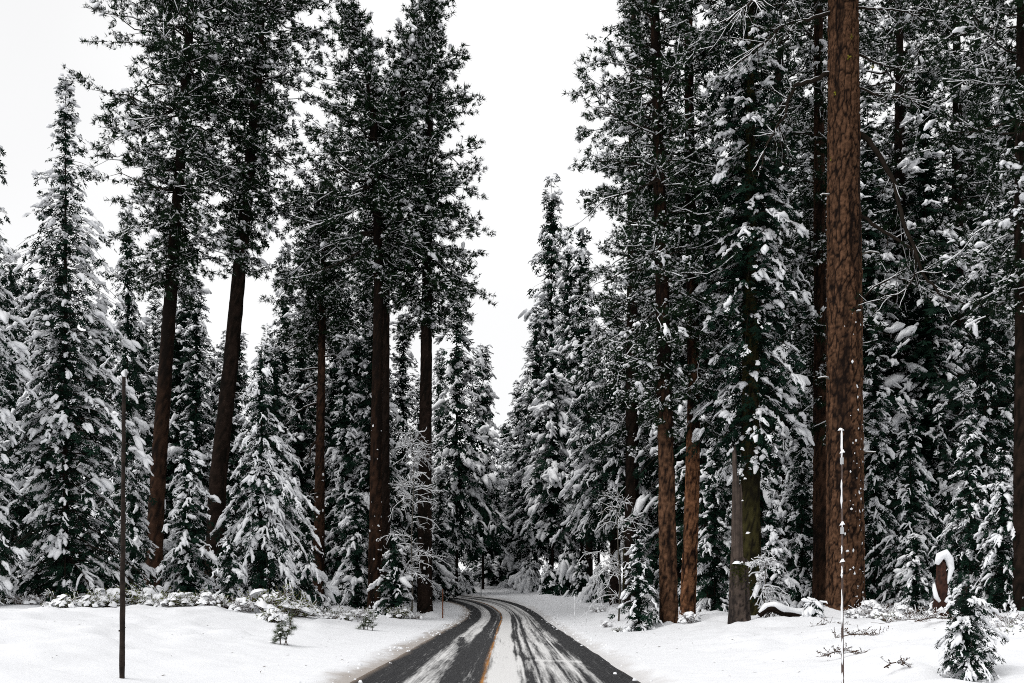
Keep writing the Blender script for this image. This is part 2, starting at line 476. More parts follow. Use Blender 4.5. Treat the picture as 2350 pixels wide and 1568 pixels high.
def trunk_geo(path, sides, rings, plate=(.16, .42), depth=.035, seed=1, flare=.0):
    """path rows: z, x, y, radius. Bark plates stand proud of the fissures between them."""
    path = np.asarray(path, float)
    z = np.linspace(path[0, 0], path[-1, 0], rings)
    cx = np.interp(z, path[:, 0], path[:, 1]); cy = np.interp(z, path[:, 0], path[:, 2]); r = np.interp(z, path[:, 0], path[:, 3])
    k = np.ones(7) / 7
    if rings > 20:
        pad = lambda q: np.convolve(np.pad(q, 3, mode='edge'), k, 'valid')
        cx, cy, r = pad(cx), pad(cy), pad(r)
    a = np.arange(sides) * 2 * pi / sides
    A, ZZ = np.meshgrid(a, z)
    r0 = float(np.mean(r)); nu = max(5, int(round(2 * pi * r0 / plate[0])))
    wob = .5 * fbm(A * 3, ZZ * 1.5, 2)
    un = A / (2 * pi) * nu
    wu = .7 * vnoise(un * .9 + 31, ZZ / plate[1] * 1.7) * np.minimum(1, np.minimum(A, 2 * pi - A) * 2)
    f, tone = cells((un + wu) % nu, ZZ / plate[1] + wob + 40, nu, seed)
    f2, tone2 = cells((un * 2) % (2 * nu), ZZ / plate[1] * 2.6 + 80, 2 * nu, seed + 1)
    fur = ss(.10, .26, vnoise((un * .8) % nu + 5 + .9 * vnoise(un * .3, ZZ * .9), ZZ * .34 + seed)) * np.minimum(1, np.minimum(A, 2 * pi - A) * 3)
    rise = (ss(.02, .20, f) * .8 + .2 * ss(.05, .3, f2)) * (1 - .8 * fur)
    flareR = flare * np.exp(-np.clip(ZZ - z[0], 0, 9) / .5) * (1 + .35 * np.sin(A * 5 + seed))
    Rr = r[:, None] * (1 + flareR) + depth * (rise - .7) + depth * .8 * vnoise(A * 4, ZZ * 6) * rise + depth * .5 * (tone - .5)
    V = np.stack([cx[:, None] + Rr * np.cos(A), cy[:, None] + Rr * np.sin(A), ZZ], -1)
    i = np.arange(rings - 1)[:, None] * sides; j = np.arange(sides)[None]; j2 = (j + 1) % sides
    q = np.stack([i + j, i + j2, i + sides + j2, i + sides + j], -1).reshape(-1, 4)
    g = Geo(); g.add(V, np.concatenate([q[:, [0, 1, 2]], q[:, [0, 2, 3]]]))
    fiss = np.clip((1 - ss(.03, .20 + .2 * vnoise(A * 4, ZZ * 1.1), f)) * 1.0 + .6 * fur + .16 * (tone - .3) + .55 * ss(.05, .55, fbm(A * 1.3 + seed, ZZ * .22, 3)) * (.6 + .8 * vnoise(A * 14, ZZ * 3)) + .22 * (1 - ss(.02, .15, f2)) + .4 * (tone2 - .5) + .3 * vnoise(A * 9, ZZ * 11), 0, 1)
    return g, fiss.ravel(), V


def make_trunk(parent, path, mat, sides=24, rings=90, dark_above=None, **kw):
    g, fs, V = trunk_geo(path, sides, rings, **kw)
    if dark_above:                                     # upper stem painted black-brown to stand in for crown shade
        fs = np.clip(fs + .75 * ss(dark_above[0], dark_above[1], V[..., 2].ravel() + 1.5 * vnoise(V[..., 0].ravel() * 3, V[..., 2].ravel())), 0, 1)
    return g.build('trunk', [mat], parent, True, {'fissure_and_shade': fs}), V



def snow_mound(parent, r, seed, h=.22, w=1.0):
    R = np.random.default_rng(seed)
    a = np.arange(20) * 2 * pi / 20; rings = [(r * .8, h), (r + .12, h * .85), (r + .38 * w, h * .45), (r + .9 * w, -.02), (r + 1.5 * w, -.35)]
    V = []
    for k, (rr, z) in enumerate(rings):
        n1 = 1 + .25 * fbm(np.cos(a) * 1.5 + seed, np.sin(a) * 1.5 + k * .2, 2)
        V.append(np.stack([rr * n1 * np.cos(a), rr * n1 * np.sin(a), z * (1 + .9 * fbm(np.cos(a) * 2 + seed * 3, np.sin(a) * 2, 2)) + .03], -1))
    V = np.array(V); ix = np.arange(100).reshape(5, 20); nx2 = np.roll(ix, -1, 1)
    q = np.stack([ix[:-1], nx2[:-1], nx2[1:], ix[1:]], -1).reshape(-1, 4)[:, ::-1]
    g = Geo(); g.add(V, np.concatenate([q[:, [0, 1, 2]], q[:, [0, 2, 3]]]))
    g.build('snow_mound', ['snow_ground'], parent, True)

# ------------------------------------------------------------------ shapes that crowns are made of


def blade(x0, y0, ang, ln, w, dz):
    c, s_ = math.cos(ang), math.sin(ang)
    return [(x0, y0, 0), (x0 + c * ln * .45 - s_ * w, y0 + s_ * ln * .45 + c * w, dz * .3 - .03), (x0 + c * ln, y0 + s_ * ln, dz), (x0 + c * ln * .45 + s_ * w, y0 + s_ * ln * .45 - c * w, dz * .3 - .03)]


def fir_spray(r):
    v, f, sv, sf = [], [], [], []
    parts = [(0, 0, 0, 1.0, .10, -.1)]
    for x0, ln in ((.14, .52), (.48, .42)):
        for sgn in (-1, 1):
            parts.append((x0 + r.uniform(-.06, .06), 0, sgn * (.85 + r.uniform(-.2, .2)), ln * r.uniform(.8, 1.2), .09, -.1 + r.uniform(-.08, .05)))
    for n_p, p in enumerate(parts):
        x0, y0, an, ln, w, dz = p
        c, s_ = math.cos(an), math.sin(an)
        k = len(v)
        if n_p == 0:
            v += blade(*p); f += [(k, k + 2, k + 1), (k, k + 3, k + 2)]
        else:
            v += [(x0, y0, 0), (x0 + c * ln * .6 - s_ * w * 1.5, y0 + s_ * ln * .6 + c * w * 1.5, dz * .4 - .03), (x0 + c * ln + s_ * w * .7, y0 + s_ * ln - c * w * .7, dz)]
            f += [(k, k + 2, k + 1)]
        # snow lying along this blade, a little roof
        k = len(sv); w *= r.uniform(.6, 1.05); h = r.uniform(.07, .13)
        am = ln * r.uniform(.5, .65); a1 = ln * r.uniform(.8, .97)
        sv += [(x0 + c * .04, y0 + s_ * .04, h * .6), (x0 + c * am - s_ * w, y0 + s_ * am + c * w, dz * .4 - .03), (x0 + c * a1, y0 + s_ * a1, dz * .8 + h), (x0 + c * am + s_ * w, y0 + s_ * am - c * w, dz * .4 - .03)]
        sf += [(k, k + 2, k + 1), (k, k + 3, k + 2)]
    return np.array(v), np.array(f), np.array(sv), np.array(sf)


def snow_pad(r, lobes=9, thick=.2):
    v = [(.5, 0, thick)]; f = []
    ph = r.uniform(0, 6)
    for ring, (rad_, z) in enumerate(((.55, thick * .8), (1.0, -.04))):
        for i in range(lobes):
            a = 2 * pi * i / lobes
            q = rad_ * (1 + (.28 if ring else .12) * math.sin(a * 3 + ph) + r.uniform(-.16, .16))
            v.append((.5 + .56 * q * math.cos(a), .30 * q * math.sin(a), z * (1 + r.uniform(-.25, .25)) - (.10 * max(0, r.random() - .5) if ring else 0)))
    for i in range(lobes):
        j = (i + 1) % lobes
        f += [(0, 1 + i, 1 + j), (1 + i, 1 + lobes + i, 1 + lobes + j), (1 + i, 1 + lobes + j, 1 + j)]
    return np.array(v), np.array(f)


def pine_tuft(r, nb=8, wf=.86):
    v, f = [], []
    for i in range(nb):
        th = r.uniform(.15, 1.45); ph = i * 2.4 + r.uniform(-.3, .3); ln = r.uniform(.75, 1.1); w = r.uniform(.085, .13) * wf
        d = np.array([math.cos(th), math.sin(th) * math.cos(ph), math.sin(th) * math.sin(ph) + .12])
        s_ = np.cross(d, [.3, .5, .8]); s_ /= np.linalg.norm(s_)
        k = len(v); v += [tuple(d * ln * .08 + s_ * w * .9), tuple(d * ln * .12 - s_ * w * .9), tuple(d * ln)]
        f += [(k, k + 1, k + 2)]
    return np.array(v), np.array(f)


_r = random.Random(5)
SPRAYS = [fir_spray(_r) for _ in range(6)]
PADS = [snow_pad(_r, 7, .19) for _ in range(6)]


def snow_cap(r, lobes=5, thick=.26):
    v = [(.5, 0, thick)]; f = []
    for i in range(lobes):
        a = 2 * pi * i / lobes; q = 1 + r.uniform(-.3, .25)
        v.append((.5 + .55 * q * math.cos(a), .34 * q * math.sin(a), r.uniform(-.10, .05)))
    for i in range(lobes): f.append((0, 1 + i, 1 + (i + 1) % lobes))
    return np.array(v), np.array(f)


CAPS = [snow_cap(_r) for _ in range(6)]
TUFTS = [pine_tuft(_r) for _ in range(6)]
LONGTUFTS = [pine_tuft(_r, 26, .22) for _ in range(4)]


def frames(D, size, R, roll=.35, width=1.0, thick=1.0):
    D = norm(D); S = norm(np.cross(np.array([0, 0, 1.]), D) + 1e-6); U = np.cross(D, S)
    a = R.normal(0, roll, len(D))[:, None]
    Y = np.cos(a) * S + np.sin(a) * U; Zz = np.cross(D, Y)
    s_ = size[:, None]
    return D * s_, Y * s_ * width, Zz * s_ * thick


def scatter_variants(g, variants, O, X, Y, Z, R, mat=0, pick=(0, 1)):
    w = R.integers(0, len(variants), len(O))
    for k in range(len(variants)):
        q = w == k
        g.scatter(variants[k][pick[0]], variants[k][pick[1]], O[q], X[q], Y[q], Z[q], mat)

def lumps(g, O, D, size, R, fat=.30, sides=4):
    """rounded loads of snow, closed all round, sagging along D"""
    if len(O) == 0: return
    D = norm(D); qf = np.array([0, .3, .68, 1.0])
    P = O[:, None] + D[:, None] * (size[:, None] * qf)[..., None]
    P[..., 2] -= (size * R.uniform(.0, .35, len(O)))[:, None] * qf ** 2
    P += R.normal(0, .05, P.shape) * size[:, None, None]
    g.tubes(P, (size * fat)[:, None] * np.array([.6, 1.1, 1.05, .5]) * R.uniform(.7, 1.3, (len(O), 4)), sides, 0, .35, .8)


# ------------------------------------------------------------------ fir


def fir_parts(t, H, R_, d, seed, zc=0.0, snow=1.0, shape=.85, dens=1.0, trunk_mat='bark_dark', sl=None, lean=0.0, droop=1.0, ragged=.25, lump=.12, r_base=None, tip=.22):
    R = np.random.default_rng(seed)
    sl = sl or float(np.clip(d * (.0088 if d < 55 else .0098), .11, 1.0))
    rb = r_base or max(.02, H * .0055)
    cx = lambda z: lean * z
    Hc = H - zc
    nw = max(8, int(Hc / (.95 * sl) * dens)); nb = 6
    n_ = nw * nb
    z0 = zc + Hc * np.sort(R.random(n_)) * .992
    rel = np.clip((H - z0) / Hc, 0, 1)
    ragz = 1 + ragged * fbm(z0 / H * 9 + seed, z0 * 0 + seed * 1.7, 3) * 1.3
    L = (R_ * 1.14 * rel ** shape * (.42 + .58 * ss(0, tip, rel)) * ragz * R.uniform(.5, 1.16, n_) + .35 * sl)
    if zc > 0: L *= .55 + .45 * ss(0, .12, (z0 - zc) / Hc)
    az = np.arange(n_) * 2.39996 + R.normal(0, .35, n_)
    az_r = 1 + .16 * np.sin(az + seed) + .12 * np.sin(az * 2 + seed * 3)
    L *= az_r
    a_ = np.where(rel < .12, .7 - 4 * rel, .22 - .25 * rel) + R.normal(0, .10, n_)
    b_ = (.30 + .35 * rel + R.uniform(-.1, .2, n_)) * droop

    def bp(i, tt):
        rr = L[i] * tt
        return np.stack([cx(z0[i]) + np.cos(az[i]) * rr, np.sin(az[i]) * rr, z0[i] + L[i] * (a_[i] * tt - b_[i] * tt ** 2)], -1)

    tt = np.linspace(0, 1, 5)
    P = np.stack([bp(np.arange(n_), np.full(n_, q)) for q in tt], 1)
    rB = np.clip(L * .011, .008, .07)[:, None] * (1.15 - tt)[None]
    g = Geo(); g.tubes(P, rB, 3, 1)
    m_ = np.maximum(6, (L / sl * 3.5 * (.6 + .4 * L / max(R_, .1)) + R.random(n_) * 2).astype(int))
    i = np.repeat(np.arange(n_), m_); N = len(i)
    t_ = np.where(R.random(N) < .24, R.uniform(.03, .5, N), 1 - R.random(N) ** 1.15 * .93)
    sd = R.choice([-1.0, 1.0], N)
    ax = np.stack([np.cos(az[i]), np.sin(az[i]), np.zeros(N)], -1); lat = np.stack([-np.sin(az[i]), np.cos(az[i]), np.zeros(N)], -1)
    wmax = .34 * L[i] * (1.02 - t_) ** .7 + .08 * sl
    off = wmax * R.random(N)
    O = bp(i, t_) + lat * (sd * off)[:, None] + ax * (off * .35)[:, None]
    dep = R.random(N) ** 1.2
    O[:, 2] -= off * (.25 + .45 * off / np.maximum(wmax, .01)) * droop + dep * .62 * sl
    slope = a_[i] - 2 * b_[i] * t_
    ang = sd * (.25 + .65 * off / np.maximum(wmax, .01)) * (1.1 - t_ * .5)
    Dv = ax * np.cos(ang)[:, None] + lat * np.sin(ang)[:, None]
    Dv[:, 2] = np.clip(slope * .8 - .30 * droop - .25 * dep + R.normal(0, .22, N), -1.6, .4)
    size = sl * R.uniform(.7, 1.3, N) * np.clip(.55 + .5 * L[i] / R_, .55, 1.0)
    X, Y, Zz = frames(Dv, size, R, .35)
    scatter_variants(g, SPRAYS, O, X, Y, Zz, R, 0)
    nc = int(Hc / sl * 11)                       # shaded twigs close round the stem
    zc_r = zc + Hc * R.random(nc) * .93; ac = R.uniform(0, 2 * pi, nc)
    rc = rb * .6 + (.03 + .16 * R.random(nc)) * R_ * np.clip((H - zc_r) / Hc, 0, 1) ** shape
    Oc = np.stack([cx(zc_r) + rc * np.cos(ac), rc * np.sin(ac), zc_r], -1)
    Xc, Yc, Zc = frames(np.stack([np.cos(ac), np.sin(ac), R.uniform(-1.6, .1, nc)], -1), sl * R.uniform(.7, 1.2, nc), R, .6)
    scatter_variants(g, SPRAYS, Oc - Xc * .4, Xc, Yc, Zc, R, 0)
    crown = g.build('crown', ['fir', 'twig'], t, False)
    # snow lying on the sprays, in clumps
    g = Geo()
    cl = fbm(O[:, 0] * .55 / sl * .4 + seed, O[:, 2] * .9 / sl * .4 + O[:, 1] * .3, 3)
    bs = R.random(n_) ** 1.1
    pr = np.clip((.06 + .78 * bs[i]) * snow * (1.2 - 1.5 * dep) + .55 * cl + .30 * (t_ - .6) - .08, 0.004, 1)
    has = R.random(N) < pr
    kind = R.random(N)
    q = has & (kind < .48)
    O2 = O + np.array([0, 0, 1.]) * (.025 * size)[:, None]
    scatter_variants(g, SPRAYS, O2[q], X[q], Y[q], Zz[q], R, 0, (2, 3))
    q = has & (kind >= .95)
    f_ = (1 + .25 * (R.random(N) - .5))[:, None]
    scatter_variants(g, PADS, O2[q], X[q] * f_[q] * .85, Y[q] * f_[q] * .85, Zz[q] * 1.15, R, 0)
    # snow fingers: loads that run out along the hanging side twigs of the branches
    nf = np.where(bs * snow > .34, np.clip((2 + 4.2 * L / sl * .35 * bs * snow).astype(int), 2, 11), 0)
    i2 = np.repeat(np.arange(n_), nf); Nf = len(i2)
    if Nf:
        tf = 1 - R.random(Nf) ** 1.1 * .8
        sg = R.choice([-1., 1.], Nf) * R.uniform(.0, .95, Nf)
        axf = np.stack([np.cos(az[i2]), np.sin(az[i2]), np.zeros(Nf)], -1); ltf = np.stack([-np.sin(az[i2]), np.cos(az[i2]), np.zeros(Nf)], -1)
        lf = (.17 * L[i2] * (1.05 - tf) + sl * R.uniform(.35, 1.15, Nf)) * np.clip(.5 + .5 * L[i2] / R_, .5, 1)
        df = axf * np.cos(sg)[:, None] + ltf * np.sin(sg)[:, None]
        slp = a_[i2] - 2 * b_[i2] * tf
        qf = np.array([0, .28, .52, .78, 1.0])
        Pf = (bp(i2, tf) + [0, 0, .03 * sl])[:, None] + df[:, None] * (lf[:, None] * qf)[..., None]
        Pf[..., 2] += lf[:, None] * (slp[:, None] * .6 * qf - (.12 + .5 * R.random(Nf))[:, None] * droop * qf ** 2)
        Pf += R.normal(0, .085, Pf.shape) * sl
        rf = sl * R.uniform(.08, .17, Nf) * (1 + .7 * (R.random(Nf) < lump * 1.5)) * np.clip(.5 + .5 * L[i2] / R_, .5, 1)
        g.tubes(Pf, rf[:, None] * np.array([.8, 1.15, 1.15, 1.0, .55]) * R.uniform(.5, 1.4, (Nf, 5)), 4, 0, .5, .95)
    # heavier loads
    nl = int(lump * N * snow)
    if nl:
        nl = max(3, nl // 6)
        w = np.repeat(R.choice(N, nl, p=pr ** 2 / (pr ** 2).sum()), 3)
        jit = R.normal(0, .26, (len(w), 3)) * size[w][:, None] * [1, 1, .35]
        Dl = Dv[w] * [1, 1, .6] + R.normal(0, .25, (len(w), 3))
        lumps(g, O2[w] - X[w] * .25 + jit, Dl, size[w] * R.uniform(.7, 1.6, len(w)), R, .23)
    if N: g.build('snow_load', ['snow'], crown, True)
    Ht = H * .985
    make_trunk(t, [(-.4, 0, 0, rb * 1.1), (.3, 0, 0, rb), (Ht * .5, cx(Ht * .5), 0, rb * .62), (Ht, cx(Ht), 0, .012)], trunk_mat, 9 if rb < .2 else (12 if rb < .4 else 36), 14 if rb < .2 else (30 if rb < .4 else 150), plate=(.2, .5), depth=min(.02, rb * .08), seed=seed)
    return t


def fir(X, tipY, hw, d, seed, label, name='fir_tree', cat='fir tree', group=None, **kw):
    x = wx(X, d); zb = tz(x, d) - .05
    t = thing(name, label, cat, (x, d, zb), group)
    H = wz(tipY, d) - zb
    if 'botY' in kw: kw['zc'] = max(.2, wz(kw.pop('botY'), d) - zb)
    FIRS[seed] = (t, H, hw * K * d)
    return fir_parts(t, H, hw * K * d, d, seed, **kw)

FIRS = {}


def fir_like(src, X, tipY, hw, d, label, rz=1.0, name=None, group=None):
    """a fir of the same growth as one already standing, turned and scaled"""
    o, H0, R0 = FIRS[src]
    x = wx(X, d); zb = tz(x, d) - .05
    sz = (wz(tipY, d) - zb) / H0; sx = hw * K * d / R0
    return copy_thing(o, label, (x, d, zb), rz, (sx, sx, sz), group)


# ------------------------------------------------------------------ pine


def pine_parts(t, path, prof, d, seed, trunk_mat='bark_dark', nl=120, sides=20, rings=130, snow=1.0, ts=None, flare=.25, tilt=(.35, -.35), bias=None, subs=10, depth=.03, needle='pine', plate=(.16, .42), thin=1.0, frond=0.0, big=.02, dark_above=None):
    """path rows: z, x, y, r (in the tree's own metres); prof rows: z, crown radius"""
    R = np.random.default_rng(seed)
    ts = ts or float(np.clip(d * .0051, .15, .5))
    nl = int(nl * 1.75)
    path = np.asarray(path, float); prof = np.asarray(prof, float)
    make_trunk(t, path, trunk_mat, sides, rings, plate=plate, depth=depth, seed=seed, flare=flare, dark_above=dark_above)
    zlo, zhi = prof[0, 0], prof[-1, 0]
    z0 = zlo + (zhi - zlo) * np.sort((np.arange(nl) + R.random(nl)) / nl)
    L = np.interp(z0, prof[:, 0], prof[:, 1]) * np.where(R.random(nl) < .48, R.uniform(.16, .55, nl), R.uniform(.72, 1.08, nl))
    az = np.arange(nl) * 2.39996 + R.normal(0, .4, nl)
    if bias is not None:
        L *= 1 + bias * np.cos(az)
    rel = (z0 - zlo) / (zhi - zlo)
    el = tilt[1] + (tilt[0] - tilt[1]) * rel ** 1.2 + R.normal(0, .14, nl)
    b_ = -R.uniform(-.05, .30, nl) + .25 * (1 - rel)
    px = np.interp(z0, path[:, 0], path[:, 1]); py = np.interp(z0, path[:, 0], path[:, 2])
    Kp = 6; tt = np.linspace(0, 1, Kp)
    wig = np.cumsum(R.normal(0, .055, (nl, Kp)), 1) * L[:, None]; wig2 = np.cumsum(R.normal(0, .05, (nl, Kp)), 1) * L[:, None]
    ca, sa_ = np.cos(az)[:, None], np.sin(az)[:, None]
    hor = L[:, None] * tt[None]
    P = np.stack([px[:, None] + ca * hor - sa_ * wig, py[:, None] + sa_ * hor + ca * wig, z0[:, None] + L[:, None] * (np.tan(el)[:, None] * tt - b_[:, None] * tt ** 2) + wig2], -1)
    rl = np.clip(L * .014, .012, .11)[:, None] * (1.1 - tt)[None]
    g = Geo(); s_ = Geo()
    g.tubes(P, rl, 3, 1)
    ls = R.random(nl) < .6
    s_.tubes(P[ls][:, 1:], rl[ls][:, 1:] * .85 + .008, 3, 0, .75)
    # sub-branches
    ns = np.maximum(5, (subs * thin * (.35 + .65 * L / max(prof[:, 1].max(), .1)) + R.random(nl)).astype(int))
    i = np.repeat(np.arange(nl), ns); N = len(i)
    t_ = 1 - R.random(N) ** 1.05 * .88

    def at(ii, q):
        f = q * (Kp - 1); k = np.clip(f.astype(int), 0, Kp - 2); w = (f - k)[:, None]
        return P[ii, k] * (1 - w) + P[ii, k + 1] * w, norm(P[ii, k + 1] - P[ii, k])
    B0, Td = at(i, t_)
    Sv = norm(np.cross(Td, np.array([0, 0, 1.]))); Uv = np.cross(Sv, Td)
    th = R.uniform(.35, 1.15, N) * np.where(t_ > .93, .3, 1); ph = R.choice([0, pi], N) + R.normal(0, .5, N)
    Dv = norm(Td * np.cos(th)[:, None] + (Sv * np.cos(ph)[:, None] + Uv * np.sin(ph)[:, None]) * np.sin(th)[:, None])
    l2 = L[i] * R.uniform(.16, .36, N) * (1.15 - .5 * t_) + .25
    sag = R.uniform(-.25, .10, N)
    tq = np.array([0, .5, 1.0])
    P2 = B0[:, None] + Dv[:, None] * (l2[:, None] * tq)[..., None]
    P2[..., 2] -= (sag * l2)[:, None] * tq ** 2
    r2 = np.clip(l2 * .012, .009, .03)[:, None] * (1.15 - .8 * tq)[None]
    tb = R.random(N) < .40
    g.tubes(P2[tb], r2[tb], 3, 1)
    st = R.random(N) < .46 * snow
    s_.tubes(P2[st], r2[st] * .8 + .012 + .010 * R.random(st.sum())[:, None], 3, 0, .9)
    # tufts of needles with a little snow each
    nt_ = np.clip((l2 / (ts * .50)).astype(int) + 1, 2, 9)
    j = np.repeat(np.arange(N), nt_); Nt = len(j)
    q = 1 - R.random(Nt) ** 1.15 * .85
    last = np.r_[True, j[1:] != j[:-1]]
    q[last] = 1.0
    pos = B0[j] + Dv[j] * (l2[j] * q)[:, None]; pos[:, 2] -= sag[j] * l2[j] * q ** 2
    pos += R.normal(0, .28 * ts, (Nt, 3)) * np.where(last, .1, 1)[:, None]
    D3 = norm(Dv[j] * .8 + R.normal(0, .45, (Nt, 3)) + np.array([0, 0, .12]))
    size = ts * R.uniform(.7, 1.2, Nt)
    X, Y, Zz = frames(D3, size, R, 1.0)
    scatter_variants(g, TUFTS, pos - X * .35, X, Y, Zz, R, 0)
    kf = R.random(Nt) < .09                       # older needles closer to the limbs
    Xf, Yf, Zf = frames(R.normal(0, 1, (kf.sum(), 3)) - [0, 0, .3], size[kf] * R.uniform(1.2, 1.7, kf.sum()), R, 1.0)
    scatter_variants(g, TUFTS, pos[kf] * .85 + B0[j[kf]] * .15 - Xf * .5 - [0, 0, .25 * ts], Xf, Yf, Zf, R, 0)
    crown = g.build('crown', [needle, 'twig'], t, False)
    cl = fbm(pos[:, 0] * .5 + seed, pos[:, 2] * .6 + pos[:, 1] * .3, 3)
    pr = np.clip(.40 * snow + .9 * cl, .05, 1)
    has = R.random(Nt) < pr
    D4 = D3.copy(); D4[:, 2] = np.clip(D4[:, 2], -.5, .35)
    X, Y, Zz = frames(D4, size * R.uniform(.4, .95, Nt), R, .3, 1.1, 1.1)
    O = pos - X * .45; O[:, 2] += size * .16
    scatter_variants(s_, CAPS, O[has], X[has], Y[has], Zz[has], R, 0)
    nb_ = int(big * Nt * snow)
    w = R.choice(Nt, nb_, p=pr ** 2 / (pr ** 2).sum())
    w = np.repeat(w[:len(w) // 2], 2)
    lumps(s_, O[w] - X[w] * .4 + R.normal(0, .2 * ts, (len(w), 3)), D4[w] + R.normal(0, .3, (len(w), 3)), size[w] * R.uniform(.9, 1.9, len(w)), R, .23)
    s_.build('snow_load', ['snow'], crown, True)
    return t


def pine(line, d, wpx, crown, seed, label, mat, name='pine_tree', cat='pine tree', group=None, topr=.35, **kw):
    """line: photograph points (X, Y) up the trunk, first at the base; wpx: trunk width near the base in photograph pixels; crown rows: (Y, half width)"""
    x = wx(line[0][0], d); zb = tz(x, d) - .05
    t = thing(name, label, cat, (x, d, zb), group)
    r = wpx * K * d / 2
    ztop = wz(line[-1][1], d) - zb
    path = [(-.5, 0, 0, r * 1.08)]
    for (X, Y) in line:
        z = max(0.0, wz(Y, d) - zb)
        path.append((z, wx(X, d) - x, 0, r * (1 - (1 - topr) * min(1, z / max(ztop, 1))) if z < ztop * .9 else r * topr * .5))
    prof = [(wz(Y, d) - zb, hw * K * d) for (Y, hw) in crown]
    snow_mound(t, r, seed)
    return pine_parts(t, path, prof, d, seed, trunk_mat=mat, **kw)


# ------------------------------------------------------------------ the left side of the road
fir(150, 165, 150, 45, 101, 'broad cone-shaped fir at far left loaded with thick snow, tip against grey sky', snow=.72, lump=.36, ragged=.4, shape=.62, lean=.0, dens=1.1)
fir(-85, -40, 112, 41, 102, 'fir mostly cut off by the left picture edge, only its drooping snowy branch ends showing', snow=1.0, shape=.45, botY=1400, lump=.15)
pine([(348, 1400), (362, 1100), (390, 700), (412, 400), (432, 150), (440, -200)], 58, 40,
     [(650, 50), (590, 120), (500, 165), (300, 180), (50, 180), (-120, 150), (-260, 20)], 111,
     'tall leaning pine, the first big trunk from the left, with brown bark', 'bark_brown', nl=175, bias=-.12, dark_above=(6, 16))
pine([(487, 1400), (500, 1100), (528, 850), (556, 550), (578, 340), (596, 100), (600, -200)], 61, 44,
     [(600, 40), (520, 85), (420, 110), (300, 130), (150, 155), (0, 150), (-120, 110), (-230, 20)], 112,
     'tall pine with black leaning trunk, second big trunk from the left, sky beside it', 'bark_dark', nl=150, bias=.1)
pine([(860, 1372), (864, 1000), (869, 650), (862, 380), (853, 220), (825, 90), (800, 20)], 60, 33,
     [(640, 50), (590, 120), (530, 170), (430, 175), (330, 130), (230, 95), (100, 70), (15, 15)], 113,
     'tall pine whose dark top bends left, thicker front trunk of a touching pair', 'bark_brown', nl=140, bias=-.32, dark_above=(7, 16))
pine([(884, 1372), (884, 1000), (886, 700), (893, 500), (903, 330), (928, 200), (950, 60)], 61.5, 24,
     [(640, 40), (570, 80), (450, 90), (300, 80), (180, 60), (70, 25)], 114,
     'slimmer pine close behind a thicker trunk, its upper stem bending right with big snow clumps', 'bark_dark', nl=80, big=.09)
pine([(975, 1408), (975, 1100), (980, 640), (985, 250), (985, -15)], 62, 36,
     [(760, 50), (690, 100), (630, 135), (540, 118), (420, 112), (300, 105), (200, 88), (100, 66), (30, 42), (-20, 10)], 115,
     'tall pine standing closest to the left road edge, full crown against the white sky gap', 'bark_dark', nl=160, bias=.05, rings=170)
pine([(731, 1345), (735, 1000), (741, 650), (748, 430)], 64, 28,
     [(780, 60), (690, 105), (620, 115), (540, 95), (470, 60), (420, 10)], 116,
     'slender brown-trunked pine with snowy bare lower limbs, between the leaning pines and the touching pair', 'bark_brown', nl=85)
fir(430, 968, 74, 46, 121, 'small neat cone-shaped fir in front of the two leaning pines', snow=1.5)
fir(600, 775, 118, 49, 122, 'wide pale fir with hanging snowy fronds, right of the leaning pine trunks', snow=1.55, droop=1.5, shape=.8)
fir(525, 1225, 48, 43, 123, 'little bushy fir at the snow edge in front of the wide pale fir', snow=1.3, name='fir_sapling', lump=.2)
fir(308, 1050, 52, 52, 125, 'slim young fir just right of the dark wooden pole', snow=1.2)
fir(450, 640, 88, 68, 126, 'snowy fir filling the gap between the two leaning pine trunks', snow=1.1)
fir_like(126, 215, 760, 90, 70, 'fir behind the right skirt of the far-left cone fir', 5.0)
fir_like(126, 925, 720, 88, 76, 'fir behind the touching pair of trunks and the roadside pine', 3.7)
fir_like(126, 655, 560, 80, 78, 'hazy fine-twigged fir behind the wide pale fir, top open to the sky', 2.4)
fir_like(126, 292, 470, 78, 64, 'mid-size fir between the far-left cone fir and the first leaning trunk', 1.1)
fir(795, 800, 84, 66, 127, 'dense fir in the gap between the slender pine and the touching pair', snow=1.2)
fir(1048, 655, 66, 86, 128, 'tall narrow fir with black lower trunk just right of the roadside pine, across the bend', snow=1.0, botY=1240, shape=.55)
fir(1108, 790, 44, 92, 129, 'slim spire fir at the left edge of the sky gap, trunk bare near the ground', snow=1.15, botY=1270, shape=.6)
fir(905, 1222, 42, 58, 130, 'small fir at the foot of the roadside pine, left of its trunk', name='fir_sapling', snow=1.2)
fir(640, 1040, 80, 58, 134, 'shorter fir behind the right side of the wide pale fir', snow=1.2)
fir(700, 1190, 50, 54, 135, 'low fir at the foot of the slender brown-trunked pine', snow=1.2, name='fir_sapling')
fir(820, 1120, 55, 62, 136, 'low fir to the left of the touching trunks', snow=1.2, name='fir_sapling')

for X, tipY, hw, d_, lab, rz in ((1010, 800, 62, 97, 'dark fir seen between the roadside pine and the tall narrow fir', 2.2), (965, 860, 60, 92, 'fir behind the leafless birch and the roadside pine', .4), (690, 700, 95, 72, 'fir behind the slender pine, to the left of its trunk', 3.6), (800, 640, 80, 76, 'tall fir rising behind the gap beside the slender pine', 5.2), (1012, 1080, 50, 80, 'shorter fir just right of the roadside pine trunk', 1.5)):
    fir_like(126, X, tipY, hw, d_, lab, rz)

